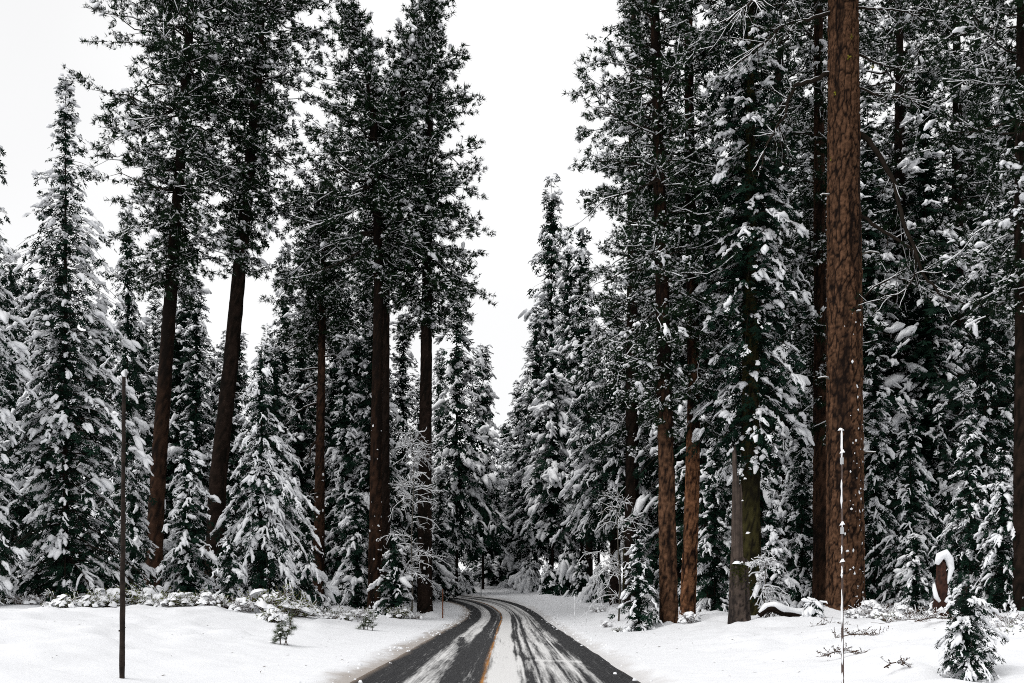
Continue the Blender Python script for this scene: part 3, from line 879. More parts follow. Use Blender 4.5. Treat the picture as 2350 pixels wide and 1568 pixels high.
# ------------------------------------------------------------------ the far end of the road
fir(1265, 398, 74, 100, 141, 'tallest spire fir right of the sky gap, tip alone against white sky', snow=1.05, botY=1230, shape=.62, ragged=.4)
fir_like(141, 1190, 872, 52, 98, 'dark fir at the lower right edge of the sky gap', 4.3)
fir_like(141, 1232, 700, 60, 92, 'dark fir left of the heavy snow skirt, black trunk beneath', 2.6)
fir_like(141, 1303, 528, 52, 96, 'narrow fir whose top stands at the right shoulder of the tallest spire', 0.9)
fir(1336, 508, 32, 92, 143, 'thin sparse conifer between the narrow spire and the big right-hand pine', snow=1.1, shape=.4, dens=.7, botY=1150)
fir(1162, 965, 36, 112, 145, 'farthest small fir at the bottom of the sky gap', snow=1.2, shape=.7)
fir(1268, 790, 78, 86, 146, 'fir with a rounded heavy snow skirt above its bare trunk at the bend', snow=1.45, botY=1220, shape=.6, lump=.25)
fir(1412, 640, 92, 70, 149, 'large fir beside the snowy stake, thick dark trunk bare at the bottom', snow=1.2, botY=1190, shape=.5, r_base=.42)
fir_like(149, 1352, 800, 62, 80, 'fir with thin trunk showing beside the right stake', 2.0)
fir(1438, 900, 60, 66, 150, 'mossy-trunked fir behind the young fir under the orange pines', snow=1.1, botY=1200, shape=.5, trunk_mat='bark_moss', r_base=.28)
NTH = ['first', 'second', 'third', 'fourth', 'fifth', 'sixth', 'seventh', 'eighth', 'ninth', 'tenth', 'eleventh', 'twelfth']
for k, (X, Y, hw, d) in enumerate([(1022, 1290, 26, 92), (1062, 1310, 30, 88), (1128, 1290, 36, 96), (1150, 1240, 40, 100), (1185, 1260, 34, 95), (1215, 1290, 30, 90), (1262, 1300, 24, 84), (1300, 1270, 28, 82), (1335, 1290, 24, 80), (1380, 1300, 30, 74)]):
    lab = NTH[k] + ' from the left of ten little snowy firs along the far snowbank'
    if k < 2: fir(X, Y, hw, d, 160 + k, lab, name='fir_sapling', group='little firs along the bend', snow=1.2, shape=.8)
    else: fir_like(160 + k % 2, X, Y, hw, d, lab, k * 1.3, group='little firs along the bend')

# ------------------------------------------------------------------ the right side of the road
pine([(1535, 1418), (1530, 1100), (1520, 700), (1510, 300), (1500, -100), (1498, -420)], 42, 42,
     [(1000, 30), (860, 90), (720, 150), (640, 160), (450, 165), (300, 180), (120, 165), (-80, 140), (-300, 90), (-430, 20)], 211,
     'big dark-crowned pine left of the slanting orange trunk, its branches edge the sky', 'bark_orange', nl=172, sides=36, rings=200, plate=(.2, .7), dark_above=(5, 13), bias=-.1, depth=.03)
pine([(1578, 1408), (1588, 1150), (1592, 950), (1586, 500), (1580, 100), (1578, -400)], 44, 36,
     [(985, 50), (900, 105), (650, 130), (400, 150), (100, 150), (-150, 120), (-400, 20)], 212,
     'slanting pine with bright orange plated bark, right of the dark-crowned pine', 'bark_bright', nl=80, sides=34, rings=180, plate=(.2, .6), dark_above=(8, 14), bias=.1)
fir(1722, -300, 128, 42, 213, 'moss-covered trunk with snowy fronds, directly behind the broken snag', botY=1070, r_base=.46, trunk_mat='bark_moss', snow=.66, shape=.35, lump=.22, droop=1.0, dens=.95)
pine([(1885, 1420), (1884, 1000), (1880, 400), (1878, -100), (1878, -300)], 45, 40,
     [(1010, 50), (950, 110), (700, 140), (400, 150), (100, 150), (-290, 30)], 214,
     'brown half-mossy trunk partly hidden behind the left side of the giant orange pine', 'bark_brown', nl=90, sides=28, rings=150, snow=1.1, big=.06)
fir(1840, 880, 84, 47, 221, 'snowy fir between the mossy trunk and the giant orange pine', snow=1.05, lump=.2)
fir(1465, 1225, 58, 41.5, 222, 'young dark-green fir at the foot of the dark-crowned pine', snow=1.0, name='fir_sapling')
fir(1640, 1000, 70, 50, 223, 'dim fir behind the slanting orange trunk', snow=.9)
fir(2008, 750, 66, 48, 224, 'snowy fir touching the right side of the giant orange pine', snow=.95)
fir(2090, 955, 80, 44, 225, 'pointed dim fir to the right of the giant orange pine, tip at mid-height', snow=.85, droop=1.3)
fir(2102, 1225, 50, 38, 226, 'small snow-heaped fir in front of the pointed dim fir', snow=1.4, name='fir_sapling', lump=.25)
fir(2226, 950, 100, 37, 227, 'large drooping fir behind the red broken stump', snow=.95, droop=1.3)
fir(2300, 1020, 90, 35, 228, 'fir with long snow tongues at the right picture edge', snow=1.1, droop=1.3, lump=.22)
fir(2260, 470, 130, 48, 229, 'tall dark fir behind the large drooping fir', snow=.6, shape=.6)
fir(2130, 560, 90, 56, 230, 'dim fir deep behind the pointed fir', snow=.6, shape=.7)
fir(1770, 1150, 56, 42, 231, 'twiggy young fir heaped with snow right of the snag', snow=1.5, lump=.2, name='fir_sapling')
pine([(2352, 1440), (2350, 900), (2345, 400), (2342, -200)], 34, 52,
     [(700, 90), (500, 170), (300, 190), (100, 180), (-100, 160), (-220, 40)], 215,
     'dark trunk at the right picture edge holding thick snow on its upper branches', 'bark_dark', nl=70, snow=1.2, big=.10, sides=22, rings=120, ts=.2)
pine([(2060, 1420), (2062, 900), (2064, 400), (2066, -260)], 58, 40,
     [(900, 60), (700, 150), (400, 180), (100, 190), (-120, 150), (-260, 20)], 216,
     'shaded pine behind the bare limbs of the giant orange pine', 'bark_dark', nl=115, snow=1.0, big=.04)
src_ = [o for o in bpy.data.objects if o.get('label', '').startswith('shaded pine behind the bare limbs')][0]
for X, d_, rz, sc, lab in ((2560, 34, .7, .95, 'pine just outside the right picture edge, branch tips reaching in'), (2720, 27, 3.1, .9, 'pine farther outside the right picture edge'), (2650, 42, 5.0, 1.0, 'pine outside the right picture edge behind the dark trunk'), (2200, 62, 2.1, 1.05, 'shaded pine deep in the upper right corner of the forest'), (1790, 60, 4.2, 1.02, 'pine behind the gap between the mossy trunk and the giant orange pine')):
    x_ = wx(X, d_); copy_thing(src_, lab, (x_, d_, tz(x_, d_) - .05), rz, (sc, sc, sc))
pine([(1450, 1400), (1450, 900), (1452, 400), (1455, -120)], 64, 36,
     [(1050, 80), (800, 120), (500, 110), (200, 90), (-120, 20)], 219,
     'fine-twigged pine behind the left side of the dark-crowned pine', 'bark_dark', nl=80, snow=1.3, big=.03)

# ------------------------------------------------------------------ the giant orange pine
d = 39.0
x = wx(1940, d); zb = tz(x, d) - .1
t = thing('pine_tree', 'giant pine with thick orange-brown plated trunk and bare crooked limbs', 'pine tree', (x, d, zb))
rk = 84 * K * d / 2
zt = wz(-420, d) - zb
path = [(-.6, 0, 0, rk * 1.05), (1, 0, 0, rk), (wz(700, d) - zb, wx(1938, d) - x, 0, rk * .93), (wz(0, d) - zb, wx(1935, d) - x, 0, rk * .78), (zt, wx(1935, d) - x, 0, rk * .5)]
tr, TV = make_trunk(t, path, 'bark_orange', 96, 400, plate=(.18, .62), depth=.045, seed=5, flare=.20)
snow_mound(t, rk, 9, .3, 1.3)
# crown mostly above the frame, lowest boughs sweep down into it
R = np.random.default_rng(77)
pine_parts_dummy = None


def bough(parent, pts, r0, r1, dd, twigs=10, seed=0, tl=.9, needles=True):
    """a bare crooked limb through photograph points, with side twigs and a line of snow on top"""
    R = np.random.default_rng(seed)
    pts = np.asarray(pts, float)
    tpar = np.linspace(0, len(pts) - 1, 4 * (len(pts) - 1) + 1)
    Xs = np.interp(tpar, np.arange(len(pts)), pts[:, 0]); Ys = np.interp(tpar, np.arange(len(pts)), pts[:, 1])
    dp = np.linspace(0, dd, len(tpar))
    k = np.array([.25, .5, .25])
    sm_ = lambda q: np.r_[q[0], np.convolve(q, k, 'valid'), q[-1]]
    Xs, Ys = sm_(Xs), sm_(Ys)
    p = np.stack([wx(Xs, d) - x + R.normal(0, .03, len(Xs)), dp + R.normal(0, .03, len(Xs)), wz(Ys, d) - zb + R.normal(0, .02, len(Xs))], -1)
    p[0, 0] -= np.sign(p[1, 0]) * .15
    rr = np.linspace(r0, r1, len(p))
    g = Geo(); g.tubes(p[None], rr[None], 7, 0)
    s_ = Geo()
    hz = np.abs(np.gradient(p[:, 2])) / (np.linalg.norm(np.gradient(p, axis=0), axis=1) + 1e-6)
    s_.tubes(p[None], (rr * (.72 - .45 * hz) + .012)[None], 5, 0, .7)
    n_ = twigs
    i = R.integers(len(p) // 4, len(p), n_)
    td = norm(np.gradient(p, axis=0))[i]
    dv = norm(td * .6 + R.normal(0, .55, (n_, 3)) + np.array([0, 0, -.25]))
    ln = tl * R.uniform(.5, 1.3, n_)
    q = np.linspace(0, 1, 5)
    P2 = p[i][:, None] + dv[:, None] * (ln[:, None] * q)[..., None]
    P2[..., 2] += R.uniform(-.35, .3, n_)[:, None] * ln[:, None] * q ** 2
    P2 += R.normal(0, .035, P2.shape) * q[None, :, None]
    r2 = np.full(n_, .022)[:, None] * (1.1 - .8 * q)[None]
    g.tubes(P2, r2, 4, 0); s_.tubes(P2, r2 * .7 + .006, 3, 0, 1.0)
    i3 = R.integers(0, n_, n_ * 4); k3 = R.integers(1, 5, n_ * 4)
    dv3 = norm(dv[i3] + R.normal(0, .6, (n_ * 4, 3)))
    P3 = P2[i3, k3][:, None] + dv3[:, None] * (R.uniform(.2, .6, n_ * 4)[:, None] * tl * q)[..., None]
    r3 = np.full(n_ * 4, .012)[:, None] * (1.1 - .7 * q)[None]
    g.tubes(P3, r3, 3, 0); s_.tubes(P3[::3], r3[::3] * .7 + .006, 3, 0, 1.0)
    o = g.build('limb', ['twig'], parent, True)
    if needles:
        g2 = Geo(); O = P3[:, -1]; X, Y, Zz = frames(dv3, np.full(len(O), .2) * R.uniform(.8, 1.2, len(O)), R, 1)
        scatter_variants(g2, TUFTS, O - X * .3, X, Y, Zz, R, 0)
        g2.build('needles', ['pine'], o, False)
    s_.build('limb_snow', ['snow'], o, True)
    return o


bough(t, [(1972, 300), (2010, 350), (2045, 430), (2060, 520), (2085, 590), (2100, 650), (2130, 690), (2190, 720)], .11, .03, -1.2, 12, 1)
bough(t, [(1972, 485), (2010, 530), (2060, 560), (2090, 590), (2085, 640), (2060, 680), (2020, 700)], .075, .02, -1.0, 14, 2)
bough(t, [(1903, 168), (1860, 190), (1815, 205), (1800, 250), (1795, 280), (1770, 310), (1740, 370), (1725, 430)], .095, .025, -1.0, 16, 3)
bough(t, [(1968, 18), (2010, 26), (2050, 35), (2095, 52)], .05, .02, -.5, 5, 4)
bough(t, [(1968, 120), (2000, 150), (2030, 165), (2080, 185)], .05, .015, -.6, 8, 5)
bough(t, [(1975, 700), (2000, 660), (2050, 640), (2095, 660), (2150, 690)], .04, .012, -.5, 14, 6)
bough(t, [(1903, 30), (1850, 60), (1790, 80), (1720, 150), (1680, 190)], .08, .02, -1.6, 18, 7, 1.2)
bough(t, [(1903, -60), (1840, -30), (1750, 10), (1690, 70), (1640, 120)], .09, .02, -2.2, 20, 8, 1.3)
bough(t, [(1968, -60), (2040, -40), (2120, 10), (2180, 70), (2220, 130)], .09, .02, -1.8, 20, 9, 1.3)
bough(t, [(1968, 200), (2010, 230), (2060, 240), (2120, 280)], .05, .015, -.9, 14, 10, 1.0)
# yellow lichen tufts on the bark
for (X, Y) in ((1942, 103), (1938, 150), (1910, 225), (2000, 158), (1905, 372)):
    g = Geo(); O = np.array([[wx(X, d) - x, -rk * .8 * math.sqrt(max(0.05, 1 - ((X - 1936) / 34) ** 2)), wz(Y, d) - zb]])
    O = O + R.normal(0, .03, (14, 3))
    X_, Y_, Z_ = frames(R.normal(0, 1, (14, 3)), np.full(14, .07), R, 1)
    scatter_variants(g, TUFTS, O, X_, Y_, Z_, R); g.build('lichen', ['lichen'], t, False)


R = np.random.default_rng(61)
for (zf, aa, ln) in ((3.2, -1.9, .35), (6.4, -.35, .5), (9.3, 3.4, .6), (11.8, -1.2, .3), (14.2, -.2, .7), (16.5, 3.3, .5)):
    rr_ = rk * (1 - .010 * zf); q = np.linspace(0, 1, 5)
    p_ = np.stack([math.cos(aa) * (rr_ - .05 + ln * q), math.sin(aa) * (rr_ - .05 + ln * q), zf + .12 * ln * np.sin(q * 3) + R.normal(0, .01, 5)], -1)
    g = Geo(); g.tubes(p_[None], np.linspace(.045, .018, 5)[None], 6, 0); o = g.build('dead_limb_stub', ['greytwig'], t, True)
    g = Geo(); g.tubes(p_[None, 1:], np.linspace(.034, .02, 4)[None], 5, 0, 1.0); g.build('limb_snow', ['snow'], o, True)


def flecks(parent, V, n_, seed, lo, hi, mean_az, spread, size):
    """bits of wind-blown snow caught on the bark"""
    R = np.random.default_rng(seed)
    rows, sides, _ = V.shape
    zz = V[:, 0, 2]
    rsel = np.searchsorted(zz, lo + (hi - lo) * R.random(n_) ** 1.4).clip(0, rows - 1)
    a = R.normal(mean_az, spread, n_)
    c = (np.round(a / (2 * pi) * sides).astype(int)) % sides
    O = V[rsel, c]; ctr = V[rsel].mean(1)
    nrm = norm(O - ctr)
    O = O - nrm * .01
    X = norm(np.cross(nrm, [0, 0, 1.])); s_ = size * R.uniform(.35, 1.35, n_) ** 3
    X = X * s_[:, None]; Z = nrm * s_[:, None] * 1.0; Y = np.cross(norm(Z), norm(X)) * (s_ * R.uniform(.8, 2.6, n_))[:, None]
    g = Geo(); scatter_variants(g, CAPS, O - X * .5, X, Y, Z, R); g.build('snow_flecks', ['snow'], parent, True)


flecks(t, TV, 120, 3, .2, 9, rad(-62), .36, .07)
flecks(t, TV, 45, 4, 4, 12, rad(-70), .4, .06)
# upper crown
n_ = 46
zc0, zc1 = wz(-30, d) - zb, zt
g = Geo(); s_ = Geo()
z0 = zc0 + (zc1 - zc0) * R.random(n_); az = np.arange(n_) * 2.4 + R.normal(0, .3, n_); L = R.uniform(2.5, 5, n_)
tt = np.linspace(0, 1, 6)
P = np.stack([np.cos(az)[:, None] * L[:, None] * tt + (wx(1935, d) - x), np.sin(az)[:, None] * L[:, None] * tt, z0[:, None] + L[:, None] * (.1 * tt - R.uniform(.1, .5, n_)[:, None] * tt ** 2)], -1)
P += np.cumsum(R.normal(0, .08, P.shape), 1) * tt[None, :, None]
g.tubes(P, np.full(n_, .07)[:, None] * (1.1 - tt), 5, 1); s_.tubes(P, np.full(n_, .055)[:, None] * (1.1 - tt) + .01, 3, 0, .8)
i = R.integers(0, n_, 900); k = R.integers(2, 6, 900)
dv = norm(np.stack([np.cos(az[i]), np.sin(az[i]), np.full(900, -.2)], -1) + R.normal(0, .6, (900, 3)))
q = np.linspace(0, 1, 4); ln = R.uniform(.3, 1.2, 900)
P2 = P[i, k][:, None] + dv[:, None] * (ln[:, None] * q)[..., None]
g.tubes(P2, np.full(900, .018)[:, None] * (1.1 - .7 * q), 3, 1); s_.tubes(P2[::3], np.full(300, .014)[:, None] * (1.1 - .7 * q) + .004, 3, 0, 1.)
j = np.repeat(np.arange(900), 4); f = R.uniform(.4, 1, 3600)
O = P2[j, 0] + dv[j] * (ln[j] * f)[:, None] + R.normal(0, .05, (3600, 3))
X, Y, Z = frames(dv[j] + R.normal(0, .4, (3600, 3)), R.uniform(.15, .26, 3600), R, 1)
scatter_variants(g, TUFTS, O - X * .3, X, Y, Z, R)
cr = g.build('crown', ['pine', 'twig'], t, False)
hs_ = R.random(3600) < .16
X, Y, Z = frames(dv[j], R.uniform(.12, .24, 3600), R, .3)
scatter_variants(s_, CAPS, (O - X * .4 + np.array([0, 0, .03]))[hs_], X[hs_], Y[hs_], Z[hs_], R)
s_.build('snow_load', ['snow'], cr, True)

# bare snowy limbs low on the slender pine of the left side
sl_pine = [o for o in bpy.data.objects if o.get('label', '').startswith('slender brown-trunked')][0]
dsp = 64.0; d_keep, x_keep, zb_keep = d, x, zb
d = dsp; x = sl_pine.location.x; zb = sl_pine.location.z
for k, pts in enumerate([[(724, 765), (700, 780), (680, 800), (655, 815)], [(724, 845), (700, 852), (675, 850)], [(722, 880), (690, 905), (660, 935)], [(722, 925), (695, 940), (668, 965)], [(722, 1120), (712, 1135), (703, 1150)], [(722, 1010), (715, 1040), (707, 1060)], [(745, 820), (765, 815), (780, 825)]]):
    bough(sl_pine, pts, .07, .03, -.6, 5, 20 + k, .7, False)
d, x, zb = d_keep, x_keep, zb_keep
# flecks on the left trunks
for lab, n_ in (('tall pine whose dark top', 60), ('tall pine standing closest', 40), ('slender brown-trunked', 45)):
    o = [q for q in bpy.data.objects if q.get('label', '').startswith(lab)][0]
    tk = [c for c in o.children if c.name.startswith('trunk')][0]
    V = np.array([v.co[:] for v in tk.data.vertices]); sides = 20
    flecks(o, V.reshape(-1, sides, 3), n_, n_, .3, 11, rad(-75), .7, .085)

# ------------------------------------------------------------------ deeper forest: rows of firs behind the front trees
protos = []
for k, (H, R_, zc_) in enumerate([(26, 2.5, 3.0), (30, 2.8, 5.0), (22, 2.6, 1.0), (18, 2.2, .3)]):
    t = thing('fir_tree', 'proto', 'fir tree', (0, 0, 0))
    fir_parts(t, H, R_, 75, 300 + k, zc=zc_, snow=.8, shape=.6, dens=.85, sl=.62)
    protos.append((t, H))
used = [False] * 4
R = np.random.default_rng(99)
spots = []


def band_of(x0, x1, y0, y1, nn, zone, topmin):
    c = 0; tries = 0
    while c < nn and tries < 4000:
        tries += 1
        x = R.uniform(x0, x1); y = R.uniform(y0, y1)
        if any((x - a) ** 2 + (y - b) ** 2 < 5.5 for a, b, *_ in spots): continue
        e, sd = offset(x, y)
        if e[0] < 5: continue
        X = 1175 + x / (K * y)
        if X < -60 or X > 2410: continue
        spots.append((x, y, X, zone, topmin(X) + R.uniform(0, 170))); c += 1


left_top = lambda X: float(np.interp(X, [-100, 60, 200, 300, 420, 520, 600, 700, 900, 1000, 1060, 1130], [500, 560, 600, 620, 560, 700, 800, 620, 560, 700, 820, 1060]))
right_top = lambda X: float(np.interp(X, [1150, 1200, 1250, 1330, 1380, 1500, 2400], [1060, 960, 800, 680, 560, 250, 60]))
band_of(-62, -9, 66, 100, 44, 'left', left_top)
band_of(-30, 3, 100, 128, 16, 'far', lambda X: float(np.interp(X, [600, 900, 1040, 1100, 1160, 1200], [700, 720, 900, 1020, 1040, 960])))
band_of(9, 62, 52, 100, 52, 'right', right_top)
band_of(5, 40, 88, 122, 16, 'right', right_top)
GROUP = {'left': 'deep firs of the left forest', 'right': 'deep firs of the right forest', 'far': 'far firs beyond the bend'}
MARKS = [(40, 'far-left cone fir'), (290, 'dark wooden pole'), (360, 'first leaning trunk'), (430, 'small neat cone-shaped fir'), (510, 'second leaning trunk'), (600, 'wide pale fir'), (735, 'slender brown-trunked pine'), (800, 'gap left of the touching trunks'), (865, 'touching pair of trunks'), (930, 'leafless birch'), (975, 'roadside pine'), (1048, 'tall narrow fir across the bend'), (1108, 'slim spire fir by the sky gap'), (1165, 'bottom of the sky gap'), (1230, 'tallest spire fir'), (1275, 'heavy snow skirt fir'), (1340, 'snowy stake'), (1410, 'large fir beside the snowy stake'), (1465, 'young dark-green fir'), (1535, 'dark-crowned pine'), (1585, 'slanting orange trunk'), (1640, 'gap between orange trunk and snag'), (1700, 'broken snag'), (1770, 'snow-heaped twiggy young fir'), (1835, 'fir left of the giant orange pine'), (1940, 'giant orange pine'), (2008, 'fir touching the giant orange pine'), (2090, 'pointed dim fir'), (2158, 'red broken stump'), (2226, 'large drooping fir'), (2300, 'fir with long snow tongues'), (2350, 'trunk at the right picture edge')]
near = [min(range(len(MARKS)), key=lambda q: abs(MARKS[q][0] - sp[2])) for sp in spots]
LABS = []
for q, sp in enumerate(spots):
    same = sorted([w for w in range(len(spots)) if near[w] == near[q]], key=lambda w: spots[w][1])
    p_ = same.index(q)
    LABS.append(('only' if len(same) == 1 else ('nearest', 'second nearest', 'third nearest', 'fourth nearest', 'fifth nearest', 'sixth nearest', 'seventh nearest', 'eighth nearest', 'ninth nearest', 'tenth nearest', 'eleventh nearest', 'twelfth nearest', 'thirteenth nearest', 'fourteenth nearest', 'fifteenth nearest', 'farthest')[min(p_, 15)]) + ' of the dim deep firs behind the ' + MARKS[near[q]][1])
ki = -1
for (x, y, X, zone, top) in spots:
    ki += 1
    zb_ = tz(x, y) - .05
    H = wz(top, y) - zb_
    k = int(R.integers(0, 4)); H = max(H, 6)
    src, Hp = protos[k]
    s_ = H / Hp; sx = float(np.clip(s_, .6, 1.15)) * R.uniform(.95, 1.25)
    lab, grp = LABS[ki], GROUP[zone]
    if not used[k]:
        src.location = (x, y, zb_); src.scale = (sx, sx, s_); src['label'] = lab; src['group'] = grp; used[k] = True
    else:
        copy_thing(src, lab, (x, y, zb_), R.uniform(0, 6.28), (sx, sx, s_), grp)

# ------------------------------------------------------------------ broken snag, stump, log
d = 37.5
x = wx(1697, d); zb = tz(x, d) - .1
t = thing('broken_snag', 'dead broken snag, grey splintered shell above a mossy snow-capped stump', 'dead tree', (x, d, zb))
zs = wz(1292, d) - zb; ztp = wz(1005, d) - zb
rs = 46 * K * d / 2
g, fs, V = trunk_geo([(-.5, 0, 0, rs * 1.15), (.3, .0, 0, rs * 1.05), (zs, -.02, 0, rs * .86)], 40, 60, plate=(.1, .7), depth=.03, seed=8, flare=.18)
V2 = V.copy()
top = V2[-1]; top[:, 2] += .25 * fbm(np.cos(np.arange(40) / 40 * 6.28) * 2, np.sin(np.arange(40) / 40 * 6.28) * 2, 3) + .12
g.v[0] = np.array(V2).reshape(-1, 3)
c_ = V2[-1].mean(0); nb_ = len(g.v[0])
g.add(np.vstack([V2[-1], c_[None] - [0, 0, .15]]), [[i, (i + 1) % 40, 40] for i in range(40)])
g.build('stump', ['deadwood'], t, True, {'fissure_and_shade': np.r_[fs, np.full(41, .6)]})
# splintered shell: an open curved sheet of wood with thickness, jagged at the top
na, nz_ = 26, 46
A = np.linspace(rad(95), rad(292), na); Zs = np.linspace(zs - .35, ztp, nz_)
AA, ZZ = np.meshgrid(A, Zs)
rsh = np.interp(ZZ, [zs - .4, zs + 1.5, ztp], [rs * .84, rs * .68, rs * .5])
tops = ztp - .2 - 1.6 * np.abs(np.linspace(-1, 1, na)) ** 1.5 - .9 * np.abs(vnoise(np.arange(na) * .9, np.zeros(na))) * 2
ZZ = np.minimum(ZZ, tops[None] + 0 * ZZ + np.linspace(0, .02, nz_)[:, None])
ruf = .035 * fbm(AA * 9, ZZ * .8, 3)
cxs = np.interp(ZZ, [zs, ztp], [-.02, -.05])
outer = np.stack([cxs + (rsh + ruf) * np.cos(AA), (rsh + ruf) * np.sin(AA), ZZ], -1)
inner = np.stack([cxs + (rsh - .09) * np.cos(AA), (rsh - .09) * np.sin(AA), ZZ - .02], -1)
ix = np.arange(na * nz_).reshape(nz_, na)
q = np.stack([ix[:-1, :-1], ix[:-1, 1:], ix[1:, 1:], ix[1:, :-1]], -1).reshape(-1, 4)
qi = q[:, ::-1] + na * nz_
rim = []
for a_, b_ in ((ix[:-1, 0], ix[1:, 0]), (ix[1:, -1], ix[:-1, -1])):
    rim += [np.stack([a_, b_, b_ + na * nz_, a_ + na * nz_], -1)]
rim += [np.stack([ix[-1, :-1], ix[-1, 1:], ix[-1, 1:] + na * nz_, ix[-1, :-1] + na * nz_], -1)]
qq = np.concatenate([q, qi] + rim)
g = Geo(); g.add(np.concatenate([outer.reshape(-1, 3), inner.reshape(-1, 3)]), np.concatenate([qq[:, [0, 1, 2]], qq[:, [0, 2, 3]]]))
fsh = np.clip(.15 + 1.2 * fbm(AA * 12, ZZ * .9, 3), 0, 1).ravel()
g.build('splintered_shell', ['deadwood'], t, True, {'fissure_and_shade': np.r_[fsh, np.full(na * nz_, .8)]})
R = np.random.default_rng(31)
g = Geo()
O = np.array([[.05, -.12, zs + .02], [.2, -.15, zs - .05], [-.14, -.25, zs - .02], [.1, .1, zs + .05]])
X, Y, Z = frames(np.array([[1, .2, -.1], [1, -.3, -.5], [1, .4, .0], [1, 0, 0.]]), np.array([.55, .42, .4, .5]), R, .1, 1.4, 1.3)
for k in range(4): g.scatter(*PADS[k], O[k:k + 1] - X[k:k + 1] * .5, X[k:k + 1], Y[k:k + 1], Z[k:k + 1])
O = np.array([[.19, -.2, wz(1225, d) - zb], [.05, -.3, wz(1150, d) - zb], [.1, -.25, wz(1100, d) - zb], [0, -.2, ztp - .4]])
X, Y, Z = frames(R.normal(0, 1, (4, 3)) * [1, 1, .2], np.array([.18, .12, .16, .2]), R, .3, 1.2, 1.4)
g.scatter(*PADS[1], O, X, Y, Z)
g.build('snow_cap', ['snow'], t, True)
g = Geo(); n_ = 260
a = R.normal(rad(-105), .5, n_); zz = zs - .1 - np.abs(R.normal(0, .45, n_)) + .1
O = np.stack([rs * .9 * np.cos(a), rs * .9 * np.sin(a), zz], -1)
X, Y, Z = frames(np.stack([np.cos(a), np.sin(a), -R.random(n_)], -1), R.uniform(.04, .1, n_), R, 1)
scatter_variants(g, TUFTS, O, X, Y, Z, R); g.build('moss_patch', ['moss'], t, False)

d = 33.5
x = wx(2158, d); zb = tz(x, d) - .1
t = thing('broken_stump', 'red-brown rotten stump with a hooked cap of snow, behind the lone front fir', 'stump', (x, d, zb))
hh = wz(1285, d) - zb
g, fs, V = trunk_geo([(-.4, 0, 0, .27), (.8, .02, 0, .22), (hh, .05, 0, .13)], 22, 40, plate=(.09, .5), depth=.04, seed=12, flare=.2)
V[-1, :, 2] += R.uniform(-.25, .25, 22); g.v[0] = V.reshape(-1, 3)
g.build('stump', ['redwood'], t, True, {'fissure_and_shade': fs})
g = Geo()
pp = np.array([[-.16, -.08, hh - .15], [-.05, -.1, hh + .12], [.12, -.1, hh + .2], [.26, -.1, hh + .02], [.32, -.12, hh - .3], [.24, -.14, hh - .6], [.18, -.16, hh - .8]])
g.tubes(pp[None], np.array([[.08, .15, .17, .14, .10, .06, .02]]), 10, 0)
pp = np.array([[-.30, -.2, hh - .8], [-.29, -.22, hh - 1.0], [-.24, -.24, hh - 1.25], [-.12, -.25, hh - 1.4]])
g.tubes(pp[None], np.array([[.04, .07, .08, .05]]), 9, 0)
g.tubes(np.array([[[.06, -.25, hh - 1.42], [.16, -.25, hh - 1.32], [.26, -.22, hh - 1.2]]]), np.array([[.05, .09, .04]]), 8, 0)
g.tubes(np.array([[[-.22, -.3, .42], [-.1, -.32, .5], [.02, -.3, .42]]]), np.array([[.06, .11, .06]]), 8, 0)
g.build('snow_cap', ['snow'], t, True)

d = 38.0
x = wx(1790, d); zb = tz(x, d)
t = thing('fallen_log', 'fallen dark log arched off the ground under thick snow, beside the snag', 'log', (x, d - .8, zb))
pp = np.array([[-1.0, 0, .12], [-.75, -.05, .38], [-.5, -.1, .42], [-.1, 0, .25], [.4, .1, .16], [.9, .2, .12], [1.3, .3, .02]])
tq = np.linspace(0, 6, 25); pp = np.stack([np.interp(tq, np.arange(7), pp[:, k]) for k in range(3)], -1)
g = Geo(); g.tubes(pp[None], np.interp(tq, [0, 2, 6], [.10, .17, .12])[None], 10, 0); g.build('wood', ['bark_dark'], t, True, {'fissure_and_shade': np.full(250, .5)})
g = Geo(); p2 = pp + [0, -.02, .12]; g.tubes(p2[None], (np.interp(tq, [0, 1, 3, 6], [.07, .15, .2, .14]) * (1 + .15 * np.sin(tq * 3)))[None], 12, 0, 0, .75); g.build('snow_layer', ['snow'], t, True)
g = Geo()
i = R.integers(1, 12, 26); O = pp[i] - [0, .1, .1]
dv = norm(R.normal(0, .6, (26, 3)) + [0, -.4, -.8]); q = np.linspace(0, 1, 4)
g.tubes(O[:, None] + dv[:, None] * (R.uniform(.2, .5, 26)[:, None] * q)[..., None], np.full((26, 4), .014), 3, 0); g.build('roots', ['twig'], t)

# ------------------------------------------------------------------ bare birch and other leafless bushes


